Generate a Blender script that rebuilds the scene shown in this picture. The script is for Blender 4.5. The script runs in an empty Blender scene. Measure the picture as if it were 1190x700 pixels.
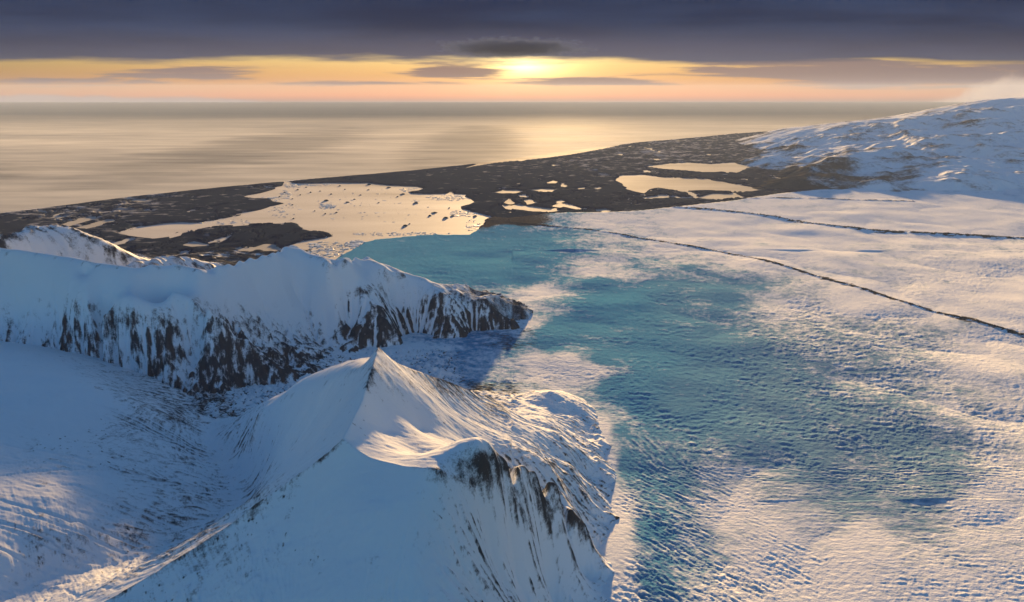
import bpy, bmesh, math, random
import numpy as np
from mathutils import Vector, noise

random.seed(4)
# ----------------------------------------------------------------------------
# One unit is ten metres.  Camera over the range, 1200 m above the sea, looking
# out to sea (+Y) across the glacier tongue and the lagoon.
# ----------------------------------------------------------------------------
H = 120.0
F = 850.0                       # focal length in pixels of a 1190 px wide frame
SEA_END = 8000.0
PITCH = math.atan((350.0 - 105.3) / F)
SP, CP = math.sin(PITCH), math.cos(PITCH)
EXPO = 2.2
SUN_EL = math.radians(5.0)
SUN_AZ = math.radians(4)      # to the right of +Y

scene = bpy.context.scene
col = scene.collection


def at(px, py, z=0.0):
    """point of the country seen in direction (px,py) at height z"""
    px = np.asarray(px, float); py = np.asarray(py, float); z = np.asarray(z, float)
    dx = (px - 595) / F; dy = (350 - py) / F
    dz = SP - dy * CP
    t = (H - z) / dz
    return dx * t, (CP + dy * SP) * t


def ice_z(y):
    return 2.0 + 0.02 * np.maximum(0.0, 600.0 - y)


def at_ice(px, py):
    z = np.full(np.shape(px), 4.0)
    for _ in range(8):
        x, y = at(px, py, z)
        z = ice_z(y)
    return x, y


# ------------------------------------------------------------------ noise ---
def _hash(ix, iy, seed):
    h = (ix.astype(np.uint32) * np.uint32(374761393) + iy.astype(np.uint32) * np.uint32(668265263)
         + np.uint32((seed * 1442695041) & 0xffffffff))
    h = (h ^ (h >> np.uint32(13))) * np.uint32(1274126177)
    h = h ^ (h >> np.uint32(16))
    return h


def perlin(x, y, seed=0):
    x = np.asarray(x, np.float64); y = np.asarray(y, np.float64)
    x0 = np.floor(x); y0 = np.floor(y)
    fx = (x - x0).astype(np.float32); fy = (y - y0).astype(np.float32)
    ix = x0.astype(np.int64) & 0xffffff; iy = y0.astype(np.int64) & 0xffffff
    u = fx * fx * fx * (fx * (fx * 6 - 15) + 10)
    v = fy * fy * fy * (fy * (fy * 6 - 15) + 10)

    def g(a, b, dx, dy):
        ang = (_hash(a, b, seed) & np.uint32(1023)).astype(np.float32) * np.float32(2 * math.pi / 1024)
        return np.cos(ang) * dx + np.sin(ang) * dy
    n00 = g(ix, iy, fx, fy); n10 = g(ix + 1, iy, fx - 1, fy)
    n01 = g(ix, iy + 1, fx, fy - 1); n11 = g(ix + 1, iy + 1, fx - 1, fy - 1)
    a = n00 + u * (n10 - n00); b = n01 + u * (n11 - n01)
    return (a + v * (b - a)) * 1.5


def fbm(x, y, octs=4, seed=0, gain=0.5, lac=2.03):
    s = 0; a = 1.0; t = 0
    for o in range(octs):
        s = s + a * perlin(x, y, seed + o * 17); t += a
        x = x * lac + 13.7; y = y * lac - 7.3; a *= gain
    return s / t


def ridged(x, y, octs=4, seed=0, gain=0.5, lac=2.03):
    s = 0; a = 1.0; t = 0
    for o in range(octs):
        s = s + a * (1 - np.abs(perlin(x, y, seed + o * 17)) * 2); t += a
        x = x * lac + 3.1; y = y * lac + 5.9; a *= gain
    return s / t


def sstep(a, b, x):
    t = np.clip((x - a) / (b - a), 0, 1)
    return t * t * (3 - 2 * t)


# ------------------------------------------------ scattered interpolation ---
def resample(pl, step):
    out = []
    for a, b in zip(pl[:-1], pl[1:]):
        n = max(1, int(math.dist(a[:2], b[:2]) / step))
        for k in range(n):
            t = k / n
            out.append(tuple(a[i] + (b[i] - a[i]) * t for i in range(len(a))))
    out.append(tuple(pl[-1]))
    return out


class RBF:
    """tent-like interpolation: keeps a crease along densely sampled crests"""
    def __init__(self, pts, soft=0.0, merge=2.0, lam=0.5):
        p = np.array(pts, float)
        _, inv = np.unique(np.floor(p[:, :2] / merge), axis=0, return_inverse=True)
        inv = inv.ravel(); cnt = np.bincount(inv)
        p = np.stack([np.bincount(inv, p[:, k]) / cnt for k in range(3)], 1)
        self.p = p; self.soft = soft
        n = len(p)
        d = np.sqrt((p[:, None, 0] - p[None, :, 0]) ** 2 + (p[:, None, 1] - p[None, :, 1]) ** 2 + soft ** 2)
        A = np.zeros((n + 3, n + 3)); A[:n, :n] = d - lam * np.eye(n)
        A[:n, n] = 1; A[:n, n + 1] = p[:, 0] / 100; A[:n, n + 2] = p[:, 1] / 100
        A[n:, :n] = A[:n, n:].T
        r = np.zeros(n + 3); r[:n] = p[:, 2]
        self.w = np.linalg.lstsq(A, r, rcond=None)[0]

    def __call__(self, X, Y):
        sh = X.shape; x = X.ravel().astype(np.float32); y = Y.ravel().astype(np.float32)
        out = np.empty(x.size, np.float32)
        px = self.p[:, 0].astype(np.float32); py = self.p[:, 1].astype(np.float32)
        w = self.w.astype(np.float32); n = len(px); C = 20000
        for i in range(0, x.size, C):
            a = x[i:i + C, None] - px; b = y[i:i + C, None] - py
            d = np.sqrt(a * a + b * b + np.float32(self.soft ** 2))
            out[i:i + C] = d @ w[:n] + w[n] + w[n + 1] * x[i:i + C] / 100 + w[n + 2] * y[i:i + C] / 100
        return out.reshape(sh)


def field(pts, X, Y, power=2.5, ice=False):
    """smooth blend of values given at pixels (inverse distance in log-depth space)"""
    p = np.array(pts, float)
    x, y = at_ice(p[:, 0], p[:, 1]) if ice else at(p[:, 0], p[:, 1], p[:, 3])
    U = (X / Y).ravel(); V = np.log(np.maximum(Y, 1)).ravel() * 0.55
    u = x / y; v = np.log(y) * 0.55
    num = 0; den = 0
    for i in range(len(p)):
        w = ((U - u[i]) ** 2 + (V - v[i]) ** 2 + 1e-4) ** (-power / 2)
        num = num + w * p[i, 2]; den = den + w
    return (num / den).reshape(X.shape)


def bearing(X, Y, Z):
    f = Y * CP - (Z - H) * SP; u = Y * SP + (Z - H) * CP
    return 595 + F * X / f, 350 - F * u / f


def sfield(pts, PX, PY, power=3.0):
    """smooth blend of surveyed values"""
    sh = PX.shape; x = PX.ravel().astype(np.float32); y = PY.ravel().astype(np.float32)
    num = 0; den = 0
    for q in pts:
        w = ((x - q[0]) ** 2 + (1.5 * (y - q[1])) ** 2 + 9.0) ** (-power / 2)
        num = num + w * q[2]; den = den + w
    return (num / den).reshape(sh)


def crest_param(lines, X, Y):
    """arc position along and distance from the nearest of some crest lines"""
    x = X.ravel().astype(np.float32); y = Y.ravel().astype(np.float32)
    best = np.full(x.size, 1e9, np.float32); s = np.zeros(x.size, np.float32)
    off = 0.0
    for pl in lines:
        for a, b in zip(pl[:-1], pl[1:]):
            ax, ay, bx, by = a[0], a[1], b[0], b[1]
            L = math.hypot(bx - ax, by - ay)
            t = np.clip(((x - ax) * (bx - ax) + (y - ay) * (by - ay)) / (L * L), 0, 1)
            d = np.hypot(x - ax - t * (bx - ax), y - ay - t * (by - ay))
            m = d < best
            best[m] = d[m]; s[m] = off + t[m] * L
            off += L
        off += 500
    return s.reshape(X.shape), best.reshape(X.shape)


def poly_sdf(poly, X, Y):
    """signed distance to a polygon, negative inside"""
    sh = X.shape; x = X.ravel(); y = Y.ravel()
    d = np.full(x.size, 1e18); ins = np.zeros(x.size, bool)
    P = np.asarray(poly, float)
    for i in range(len(P)):
        ax, ay = P[i]; bx, by = P[(i + 1) % len(P)]
        ex, ey = bx - ax, by - ay
        L2 = ex * ex + ey * ey + 1e-9
        t = np.clip(((x - ax) * ex + (y - ay) * ey) / L2, 0, 1)
        d = np.minimum(d, (x - ax - t * ex) ** 2 + (y - ay - t * ey) ** 2)
        c = (ay > y) != (by > y)
        xi = ax + (y - ay) * ex / (ey if abs(ey) > 1e-9 else 1e-9)
        ins ^= c & (x < xi)
    d = np.sqrt(d); d[ins] *= -1
    return d.reshape(sh)


# ------------------------------------------------------------- mesh build ---
def grid_mesh(name, X, Y, Z, mat, keep=None, attrs=None, kind='structure', parent=None):
    r, c = X.shape
    idx = np.arange(r * c).reshape(r, c)
    q = np.stack([idx[:-1, :-1], idx[:-1, 1:], idx[1:, 1:], idx[1:, :-1]], -1).reshape(-1, 4)
    if keep is not None:
        k = (keep[:-1, :-1] | keep[:-1, 1:] | keep[1:, 1:] | keep[1:, :-1]).ravel()
        q = q[k]
    used = np.zeros(r * c, bool); used[q.ravel()] = True
    remap = np.cumsum(used) - 1
    q = remap[q]
    co = np.stack([X, Y, Z], -1).reshape(-1, 3)[used].astype(np.float32)
    me = bpy.data.meshes.new(name)
    me.vertices.add(len(co)); me.vertices.foreach_set('co', co.ravel())
    me.loops.add(q.size); me.loops.foreach_set('vertex_index', q.ravel().astype(np.int32))
    me.polygons.add(len(q))
    me.polygons.foreach_set('loop_start', np.arange(0, q.size, 4, dtype=np.int32))
    me.polygons.foreach_set('loop_total', np.full(len(q), 4, np.int32))
    me.polygons.foreach_set('use_smooth', np.ones(len(q), bool))
    me.update(calc_edges=True)
    for k, v in (attrs or {}).items():
        a = me.attributes.new(k, 'FLOAT', 'POINT')
        a.data.foreach_set('value', v.ravel()[used].astype(np.float32))
    me.materials.append(mat)
    o = bpy.data.objects.new(name, me); col.objects.link(o)
    if kind: o['kind'] = kind
    return o


def fan(u0, u1, nu, ys):
    u = np.linspace(u0, u1, nu)
    ys = np.asarray(ys, float)
    Y, U = np.meshgrid(ys, u, indexing='ij')
    return U * Y, Y


def grad(Z, X, Y):
    """slope of a height field on a fan grid"""
    xu = np.gradient(X, axis=1); xv = np.gradient(X, axis=0)
    yv = np.gradient(Y, axis=0)
    zu = np.gradient(Z, axis=1); zv = np.gradient(Z, axis=0)
    zx = zu / xu
    zy = (zv - zx * xv) / yv
    return zx, zy


def blur(Z, n):
    for _ in range(n):
        P = np.pad(Z, 1, mode='edge')
        Z = (P[:-2, 1:-1] + P[2:, 1:-1] + P[1:-1, :-2] + P[1:-1, 2:] + 2 * Z) / 6
    return Z


def carve(zf, ef, x0, x1, y0, y1, step, iters, k, seed, rough=0.25, smooth=0.06):
    """run water and snow off a slope: cuts branching gullies, returns samplers of (cut, drainage)"""
    xs = np.arange(x0, x1, step); yy = np.arange(y0, y1, step)
    GX, GY = np.meshgrid(xs, yy)
    base_ = zf(GX, GY).astype(np.float64)
    er = ef(GX, GY, base_)
    ew = np.clip(er, 0, 1) ** 2
    z = base_ + ew * (rough * step * 2.0 * fbm(GX / (step * 5), GY / (step * 5), 4, seed) + rough * 6 * step * fbm(GX / (step * 22), GY / (step * 22), 2, seed + 3))
    R, C_ = z.shape
    N = R * C_
    offs = [(-1, -1), (-1, 0), (-1, 1), (0, -1), (0, 1), (1, -1), (1, 0), (1, 1)]
    idx = np.arange(N).reshape(R, C_)
    for it in range(iters):
        P = np.pad(z, 1, mode='edge')
        best = np.zeros(z.shape); rec = idx.copy(); drop = np.zeros(z.shape)
        for (a, b) in offs:
            nb = P[1 + a:1 + a + R, 1 + b:1 + b + C_]
            d = (z - nb); sl = d / (step * math.hypot(a, b))
            m_ = sl > best
            tgt = np.clip(idx + a * C_ + b, 0, N - 1)
            best[m_] = sl[m_]; rec[m_] = tgt[m_]; drop[m_] = d[m_]
        order = np.argsort(-z.ravel(), kind='stable').tolist()
        rl = rec.ravel().tolist(); acc = [1.0] * N
        for i in order:
            j = rl[i]
            if j != i: acc[j] += acc[i]
        A_ = np.array(acc).reshape(R, C_) * step * step
        cut = np.minimum(k * er * np.sqrt(A_) * best, 0.45 * drop)
        z = z - cut
        z = z + smooth * (blur(z, 1) - z)
    la = np.log(A_)
    dz = z - base_

    def sampler(G):
        def f(x, y):
            u = np.clip((x - x0) / step, 0, C_ - 1.001); v = np.clip((y - y0) / step, 0, R - 1.001)
            i = u.astype(int); j = v.astype(int); fu = u - i; fv = v - j
            return (G[j, i] * (1 - fu) + G[j, i + 1] * fu) * (1 - fv) + (G[j + 1, i] * (1 - fu) + G[j + 1, i + 1] * fu) * fv
        return f
    return sampler(dz), sampler(la), sampler(blur(blur(z, 6) - z, 1))


# -------------------------------------------------------------- materials ---
class NT:
    def __init__(self, tree):
        self.t = tree; tree.nodes.clear()

    def n(self, typ, **kw):
        nd = self.t.nodes.new(typ)
        ins = kw.pop('i', {})
        for k, v in kw.items(): setattr(nd, k, v)
        for k, v in ins.items():
            if hasattr(v, 'is_output'): self.t.links.new(v, nd.inputs[k])
            else: nd.inputs[k].default_value = v
        return nd

    def m(self, op, a, b=None, c=None, clamp=False):
        ins = {0: a}
        if b is not None: ins[1] = b
        if c is not None: ins[2] = c
        return self.n('ShaderNodeMath', operation=op, use_clamp=clamp, i=ins).outputs[0]

    def ss(self, x, a, b):
        return self.n('ShaderNodeMapRange', interpolation_type='SMOOTHSTEP', clamp=True,
                      i={0: x, 1: a, 2: b, 3: 0.0, 4: 1.0}).outputs[0]

    def mix(self, f, a, b):
        nd = self.n('ShaderNodeMix', data_type='RGBA', clamp_factor=True)
        for k, v in ((0, f), (6, a), (7, b)):
            if hasattr(v, 'is_output'): self.t.links.new(v, nd.inputs[k])
            else: nd.inputs[k].default_value = v if k == 0 else (*v[:3], 1)
        return nd.outputs[2]

    def noise(self, vec, scale, detail=4, rough=0.55, out='Fac', dist=0.0):
        return self.n('ShaderNodeTexNoise', i={'Vector': vec, 'Scale': scale, 'Detail': detail,
                                               'Roughness': rough, 'Distortion': dist}).outputs[out]

    def attr(self, name):
        return self.n('ShaderNodeAttribute', attribute_name=name).outputs['Fac']

    def xyz(self, x, y, z):
        return self.n('ShaderNodeCombineXYZ', i={0: x, 1: y, 2: z}).outputs[0]


def material(name):
    m = bpy.data.materials.new(name); m.use_nodes = True
    return m, NT(m.node_tree)


def finish(nt, base, rough, bump=None, bstr=0.3, bdist=0.3, spec=0.3, **kw):
    p = nt.n('ShaderNodeBsdfPrincipled')
    for k, v in (('Base Color', base), ('Roughness', rough), ('Specular IOR Level', spec)):
        if hasattr(v, 'is_output'): nt.t.links.new(v, p.inputs[k])
        else: p.inputs[k].default_value = v if not isinstance(v, tuple) else (*v[:3], 1)
    for k, v in kw.items(): p.inputs[k].default_value = v
    if bump is not None:
        b = nt.n('ShaderNodeBump', i={'Height': bump, 'Strength': bstr, 'Distance': bdist})
        nt.t.links.new(b.outputs[0], p.inputs['Normal'])
    o = nt.n('ShaderNodeOutputMaterial')
    nt.t.links.new(p.outputs[0], o.inputs['Surface'])
    return p


SNOW = (0.80, 0.83, 0.88)


def mountain_material(name, rock_a=(0.025, 0.028, 0.034), rock_b=(0.085, 0.082, 0.085), scale=1.0):
    m, nt = material(name)
    pos = nt.n('ShaderNodeNewGeometry').outputs['Position']
    n1 = nt.noise(pos, 0.9 * scale, 6, 0.65)
    n2 = nt.noise(pos, 0.12 * scale, 4, 0.5)
    n3 = nt.noise(pos, 3.2 * scale, 3, 0.6)
    rk = nt.attr('rock')
    f = nt.m('ADD', rk, nt.m('MULTIPLY', nt.m('SUBTRACT', n1, 0.5), 0.75))
    f = nt.m('ADD', f, nt.m('MULTIPLY', nt.m('SUBTRACT', n3, 0.5), 0.6))
    f = nt.ss(f, 0.27, 0.80)
    rock = nt.mix(n1, rock_a, rock_b)
    snow = nt.mix(n2, (0.76, 0.80, 0.86), (0.84, 0.86, 0.89))
    c = nt.mix(f, snow, rock)
    r = nt.m('MULTIPLY_ADD', f, 0.25, 0.55)
    bh = nt.m('ADD', nt.m('MULTIPLY', n1, 0.6), nt.m('MULTIPLY', n3, 0.3))
    finish(nt, c, r, bh, 0.25, 0.6 / scale, 0.0)
    return m


def wm(px, py, z):
    x, y = at(px, py, z)
    return (float(x), float(y), float(z))


def line(pts, step=4.0):
    return resample([wm(*p) for p in pts], step)


# ------------------------------------------------------ the front massif ----
PEAK = (440, 417, 63.5)
COL = (400, 526, 58)
c_pc = [PEAK, (434, 440, 63), (421, 482, 60), COL]
c_rim = [COL, (430, 541, 57), (470, 550, 57), (510, 553, 57), (545, 546, 56.5), (578, 538, 54), (600, 542, 49),
         (622, 556, 42), (650, 578, 34), (680, 612, 23)]
c_low = [COL, (330, 572, 51), (260, 622, 45), (150, 692, 40), (20, 760, 37)]
c_peak_r = [PEAK, (470, 432, 58), (510, 446, 48), (545, 458, 38), (575, 468, 24)]
c_peak_l = [PEAK, (415, 429, 60), (386, 441, 54), (350, 454, 43), (308, 470, 28), (270, 488, 17)]
c_dome = [(-160, 395, 40), (-60, 410, 37), (30, 428, 34), (100, 447, 31.5), (150, 462, 28), (200, 484, 21.5), (236, 500, 15)]
gully = [(236, 500, 14), (262, 525, 13.5), (285, 552, 13.5), (290, 575, 14), (272, 598, 16), (235, 618, 19),
         (170, 642, 22), (90, 664, 25), (0, 690, 28), (-120, 720, 31)]
pts = []
for c in (c_pc, c_rim, c_low, c_peak_r, c_dome, c_peak_l): pts += line(c, 3)
pts += line(gully, 4)
for p in [  # slopes left of the main crest
    (395, 450, 55), (370, 480, 46), (340, 510, 37), (310, 530, 22), (370, 520, 47), (330, 545, 36), (300, 480, 29), (270, 500, 18),
    # bowl and shoulders on the right
    (455, 470, 58.5), (450, 505, 56), (490, 500, 52), (490, 530, 54), (530, 480, 44), (540, 510, 46), (560, 530, 50),
    (580, 500, 36), (590, 478, 22), (600, 520, 40), (640, 540, 34), (610, 470, 19), (605, 458, 17), (640, 455, 17), (672, 463, 13), (640, 490, 21), (660, 520, 22),
    (680, 500, 12), (690, 560, 12.6), (690, 480, 9.7), (697, 520, 10.3), (703, 560, 10.7), (707, 610, 11.2), (713, 660, 11.7), (720, 700, 12), (735, 760, 12), (698, 484, 9.2), (709, 520, 9.7), (717, 560, 10.2), (722, 605, 10.6), (729, 655, 11), (737, 700, 11.2), (752, 760, 11.4),
    # striated face under the rim
    (540, 585, 50), (570, 630, 41), (590, 590, 40), (620, 620, 28), (650, 640, 20), (600, 670, 30), (640, 690, 18), (680, 670, 13.4), (560, 690, 39), (690, 640, 12.5), (660, 740, 14),
    # shaded face towards the camera
    (510, 600, 52.5), (490, 650, 49), (500, 700, 45), (430, 590, 54), (420, 640, 50), (400, 700, 46), (350, 620, 49), (320, 670, 45), (280, 700, 43), (500, 800, 38), (350, 800, 38), (200, 760, 37),
    # the dome on the left
    (0, 470, 35), (60, 490, 33.5), (0, 540, 35), (120, 520, 29.5), (60, 580, 32), (180, 530, 23.5), (230, 540, 18), (150, 570, 26), (220, 580, 19), (100, 620, 28), (0, 640, 32), (-150, 500, 43), (-150, 620, 40),
    # foot of the back side
    (-150, 380, 28), (0, 398, 24), (80, 412, 24), (140, 430, 20), (180, 452, 17), (215, 475, 14), (235, 490, 12.5),
    (250, 482, 8), (300, 456, 5), (350, 442, 4), (400, 426, 3), (440, 412, 1), (480, 428, 2), (520, 440, 2), (560, 452, 3), (585, 462, 6), (600, 448, 6), (640, 446, 5), (680, 452, 4), (706, 478, 5), (722, 520, 6), (732, 560, 7), (740, 620, 7), (752, 680, 8),
    (760, 480, -15), (640, 420, -12), (500, 400, -10), (400, 405, -6), (800, 620, -15), (820, 760, -15)]:
    pts.append(wm(*p))
rb = RBF(pts, soft=0.5, merge=1.2, lam=0.15)
ys = np.concatenate([np.linspace(72, 128, 190, endpoint=False), np.linspace(128, 330, 560)])
X, Y = fan(-0.86, 0.22, 900, ys)
Z0 = rb(X, Y)
PX, PY = bearing(X, Y, Z0)
crests = [[wm(*p) for p in c] for c in (c_pc, c_rim, c_low, c_peak_r, c_dome, c_peak_l)]
S, D = crest_param(crests, X, Y)
zx, zy = grad(blur(Z0, 6), X, Y)
slope = np.hypot(zx, zy)
Dpc = crest_param(crests[:1], X, Y)[1]; Dmain = crest_param(crests[:4], X, Y)[1]
dpk = np.hypot(X - crests[0][0][0], Y - crests[0][0][1])
Z0 = Z0 + 1.5 * np.exp(-Dpc / 3.0) + 1.3 * np.exp(-Dmain / 2.2) + 0.25 * np.exp(-dpk / 2.5)
bank = sstep(1.5, 12, D)
wob = fbm(X / 14, Y / 14, 3, 5)
flute = ridged(S / 2.4 + wob * 0.7, D / 26 + wob, 4, 11)
fine = ridged(S / 0.8 + wob * 1.6, D / 12, 3, 23)
# on the right-hand face the streaks run slantwise down to the ice
pa = wm(540, 575, 50); pb = wm(650, 655, 17); ex, ey = pb[0] - pa[0], pb[1] - pa[1]; el = math.hypot(ex, ey)
cs = (-ey * X + ex * Y) / el; al = (ex * X + ey * Y) / el
mr = sstep(500, 560, PX + .35 * (PY - 550))
st1 = ridged(cs / 1.9 + .5 * fbm(X / 7, Y / 7, 3, 15), al / 16, 4, 12)
st2 = ridged(cs / .7 + .9 * fbm(X / 5, Y / 5, 3, 16), al / 7, 3, 24)
flute = flute * (1 - mr) + st1 * mr
fine = fine * (1 - mr) + st2 * mr
# how strongly gullied each flank is
GF = [(560, 600, 1, 48), (620, 630, 1.1, 33), (650, 590, 1, 32), (600, 680, .9, 36), (660, 520, .9, 22), (650, 480, .7, 19), (450, 620, .5, 51), (350, 650, .45, 47),
            (440, 540, .1, 57), (480, 490, .25, 54), (330, 540, .5, 37), (270, 530, .9, 15), (360, 480, .25, 45), (200, 590, .7, 23), (240, 560, .7, 18), (100, 620, .5, 29),
            (100, 470, .15, 40), (30, 560, .3, 41), (150, 520, .3, 33), (0, 440, .2, 47), (540, 480, .5, 42), (180, 470, .6, 26), (560, 455, .9, 24)]
gf = sfield(GF, PX, PY)
fz, fla, fcv = carve(lambda x, y: rb(x, y), lambda x, y, z: sfield(GF, *bearing(x, y, z)), -200, 48, 74, 300, 0.5, 8, 0.030, 401, 0.7, 0.10)
fla_ = fla(X, Y); cv_ = fcv(X, Y)
Z = Z0 + fz(X, Y) + gf * bank * (0.22 * (flute - 0.5) + 0.14 * (fine - 0.5))
Z += (0.55 * fbm(X / 9, Y / 9, 5, 31) + 0.12 * fbm(X / 1.6, Y / 1.6, 3, 41)) * (0.25 + 0.75 * sstep(.1, .9, gf)) * sstep(0, 5, D + 1)
Z += 0.9 * fbm(X / 34, Y / 34, 2, 47) * bank + (0.07 * perlin(X / 2.2 + wob, Y / .8, 43) + .15 * fbm(X / 5, Y / 2.6, 3, 44)) * sstep(0, 4, D)
cave = blur(Z, 14) - Z                           # >0 in hollows
rc = sfield([(570, 550, .62, 53), (543, 557, .58, 56), (580, 545, .6, 5), (558, 556, .5, 5), (590, 556, .3, 5), (565, 575, .36, 50), (535, 575, .2, 5), (590, 600, .40, 44), (625, 640, .44, 31), (645, 600, .46, 31), (620, 590, .42, 38), (560, 610, .38, 47), (545, 640, .3, 46),
            (600, 685, .42, 36), (655, 560, .50, 32), (640, 540, .42, 34), (670, 600, .52, 24), (665, 490, .42, 18), (640, 520, .36, 26), (615, 500, .22, 32), (650, 465, .38, 16), (685, 545, .4, 16), (690, 600, .36, 16), (680, 660, .45, 18), (660, 690, .48, 22),
            (520, 620, .18, 50), (500, 590, .02, 53), (430, 600, .05, 53), (420, 570, .0, 56), (350, 620, .12, 49), (450, 690, .04, 47), (340, 690, .1, 45), (500, 680, .05, 46),
            (430, 500, .05, 58), (480, 490, .05, 54), (470, 540, .0, 56), (440, 440, .3, 62), (500, 470, .22, 50), (540, 490, .28, 44), (560, 462, .42, 28), (575, 470, .6, 22), (585, 455, .6, 8), (520, 447, .5, 42), (510, 510, .2, 50), (560, 520, .2, 46),
            (380, 460, .05, 52), (330, 520, .1, 33), (300, 545, .2, 22), (270, 520, .35, 14), (290, 570, .45, 14), (240, 580, .35, 19), (220, 620, .5, 20), (160, 625, .45, 24), (130, 600, .3, 29),
            (100, 470, .05, 40), (60, 480, .1, 44), (150, 505, .38, 34), (170, 515, .4, 31), (120, 525, .34, 37), (60, 545, .36, 40), (30, 520, .3, 43), (20, 600, .3, 38), (60, 620, .33, 33), (0, 650, .2, 32), (100, 560, .15, 35), (100, 590, .2, 31),
            (170, 465, .4, 32), (200, 482, .55, 25), (140, 445, .4, 37), (100, 425, .3, 30), (30, 420, .2, 46), (0, 440, .1, 47), (60, 440, .15, 45)], PX, PY, 3.0)
strat = fbm(X / 16, (Z0 * 1.0) / 1.1, 4, 61)     # beds that crop out along the contour
domemask = sstep(-70, -95, X - 0.0 * Y)
rock = rc - .15 * mr - 0.36 * np.clip(cv_ * 3.0, -.5, .7) * np.minimum(gf + .1, 1) + 0.16 * (flute - 0.52) * gf + 0.34 * (fine - 0.5) * np.minimum(gf, 1) + 0.34 * fbm(X / 1.4, Y / 1.4, 3, 79) * np.minimum(gf, 1) - 0.28 * np.clip(cave, -1, 1) * 2
rock += domemask * (0.5 * strat * sstep(-.05, .3, fbm(X / 13, Y / 13, 3, 63))) * sstep(.12, .34, rc) + 0.22 * fbm(X / 5, Y / 5, 4, 71)
rock = rock - 0.12 * sstep(0.5, 0.2, slope)
rock += 0.55 * sstep(.36, .52, fbm(X / 1.1, Y / .9, 3, 88)) * sstep(.02, .3, fbm(X / 15, Y / 15, 2, 89))
crest_edge = sstep(1.1, 0.0, D + .8 * fbm(X / 1.1, Y / 1.1, 3, 83)) * sstep(0.0, 0.35, fbm(S / 9, D * 0 + 3, 4, 81))
rock += 0.35 * crest_edge * sstep(.0, .2, rc + 0.1)
gz = ice_z(Y)
M_front = mountain_material('snow_and_rock')
grid_mesh('mountain', X, Y, Z, M_front, Z > gz - 1.2, {'rock': rock})

# --------------------------------------------------- the ridge behind it ----
c_mid = [(-200, 268, 64), (-90, 280, 61), (0, 291, 58), (60, 298, 56), (100, 305, 54.5), (150, 311, 52.5), (175, 307, 53), (205, 308, 52), (232, 314, 50), (252, 309, 50),
         (290, 298, 50.5), (318, 293, 50), (336, 284, 49), (356, 295, 46.5), (381, 306, 44.5), (400, 301, 45), (419, 295, 43.5), (432, 303, 40.5), (450, 313, 37), (475, 319, 32.8), (500, 326, 29), (540, 341, 23.3), (570, 355, 18), (592, 368, 13), (604, 381, 8)]
c_base = [(-160, 385, 26), (0, 404, 22), (80, 416, 20), (140, 432, 16.5), (185, 448, 14), (215, 462, 11), (240, 467, 9.6), (280, 458, 8.4), (305, 445, 8), (335, 438, 7.6), (375, 434, 7), (400, 415, 6.6), (430, 410, 6.4),
        (455, 407, 6.5), (490, 402, 6), (540, 399, 5.5), (590, 398, 5), (606, 388, 5)]


def on_face(px, py, bulge):
    """height on the straight flank between crest and foot, seen at (px,py), plus a bulge"""
    def hang(c):
        a = np.array(c, float)
        return np.array(wm(px, np.interp(px, a[:, 0], a[:, 1]), np.interp(px, a[:, 0], a[:, 2])))
    A, B = hang(c_mid), hang(c_base)
    k = np.linspace(0, 1, 400)
    L = A + (B - A) * k[:, None]
    L[:, 2] -= 3.0 * np.sin(k * math.pi)
    u = L[:, 1] * SP + (L[:, 2] - H) * CP; f = L[:, 1] * CP - (L[:, 2] - H) * SP
    i = np.argmin(np.abs(350 - F * u / f - py))
    return float(L[i, 2]) + bulge


def face_line(c): return [(a, b, on_face(a, b, d)) for a, b, d in c]


c_spur1 = face_line([(200, 340, 2), (240, 360, 4), (262, 374, 5), (290, 400, 5), (320, 420, 3), (360, 428, 1.5), (390, 420, 0.5)])
c_spur2 = face_line([(60, 310, 0.5), (90, 340, 2), (115, 360, 3.5), (150, 385, 3.5), (190, 420, 2)])
c_spur3 = face_line([(420, 310, .5), (425, 330, 2), (432, 350, 3.5), (450, 375, 3), (470, 400, 1)])
c_spur4 = face_line([(485, 332, .5), (505, 352, 2), (520, 378, 2.5), (540, 396, 1)])
pts = []
for c in (c_mid, c_spur1, c_spur2, c_spur3, c_spur4): pts += line(c, 5)
pts += line(c_base, 6)
for p in [(20, 340, 0), (20, 375, -1), (60, 390, 0), (120, 400, 0), (200, 385, -2), (230, 420, -1), (180, 350, 0), (260, 420, -2), (300, 340, -1), (350, 350, -2), (380, 370, -4), (390, 395, -3), (330, 385, -2), (340, 405, -1),
          (380, 330, -1), (460, 345, -1.5), (405, 380, -2), (500, 390, -1), (560, 380, 0.5), (490, 375, -1), (270, 440, 1), (240, 445, 0), (280, 325, 0), (100, 320, 0)]:
    pts.append(wm(p[0], p[1], on_face(*p)))
for a in resample([wm(*p) for p in c_mid], 9):
    pts.append((a[0] + 2, a[1] + 6, a[2] - 2.6)); pts.append((a[0] + 4, a[1] + 18, a[2] * .80))
for a in resample([wm(*p) for p in c_mid], 25):          # the side that looks out to sea
    pts.append((a[0] + 8, a[1] + 45, a[2] * 0.42)); pts.append((a[0] + 14, a[1] + 95, -4)); pts.append((a[0], a[1] + 150, -12))
for p in [(640, 380, -8), (620, 405, -4), (560, 412, -3), (480, 418, -3)]: pts.append(wm(*p))
rb = RBF(pts, soft=0.8, lam=0.25)
ys = np.linspace(236, 470, 620)
X, Y = fan(-0.90, 0.03, 950, ys)
Z0 = rb(X, Y)
PX, PY = bearing(X, Y, Z0)
crests = [[wm(*p) for p in c] for c in (c_mid, c_spur1, c_spur2, c_spur3)]
S, D = crest_param(crests[:1] + crests[1:], X, Y)
Smain, Dmain = crest_param(crests[:1], X, Y)
zx, zy = grad(blur(Z0, 6), X, Y); slope = np.hypot(zx, zy)
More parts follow.
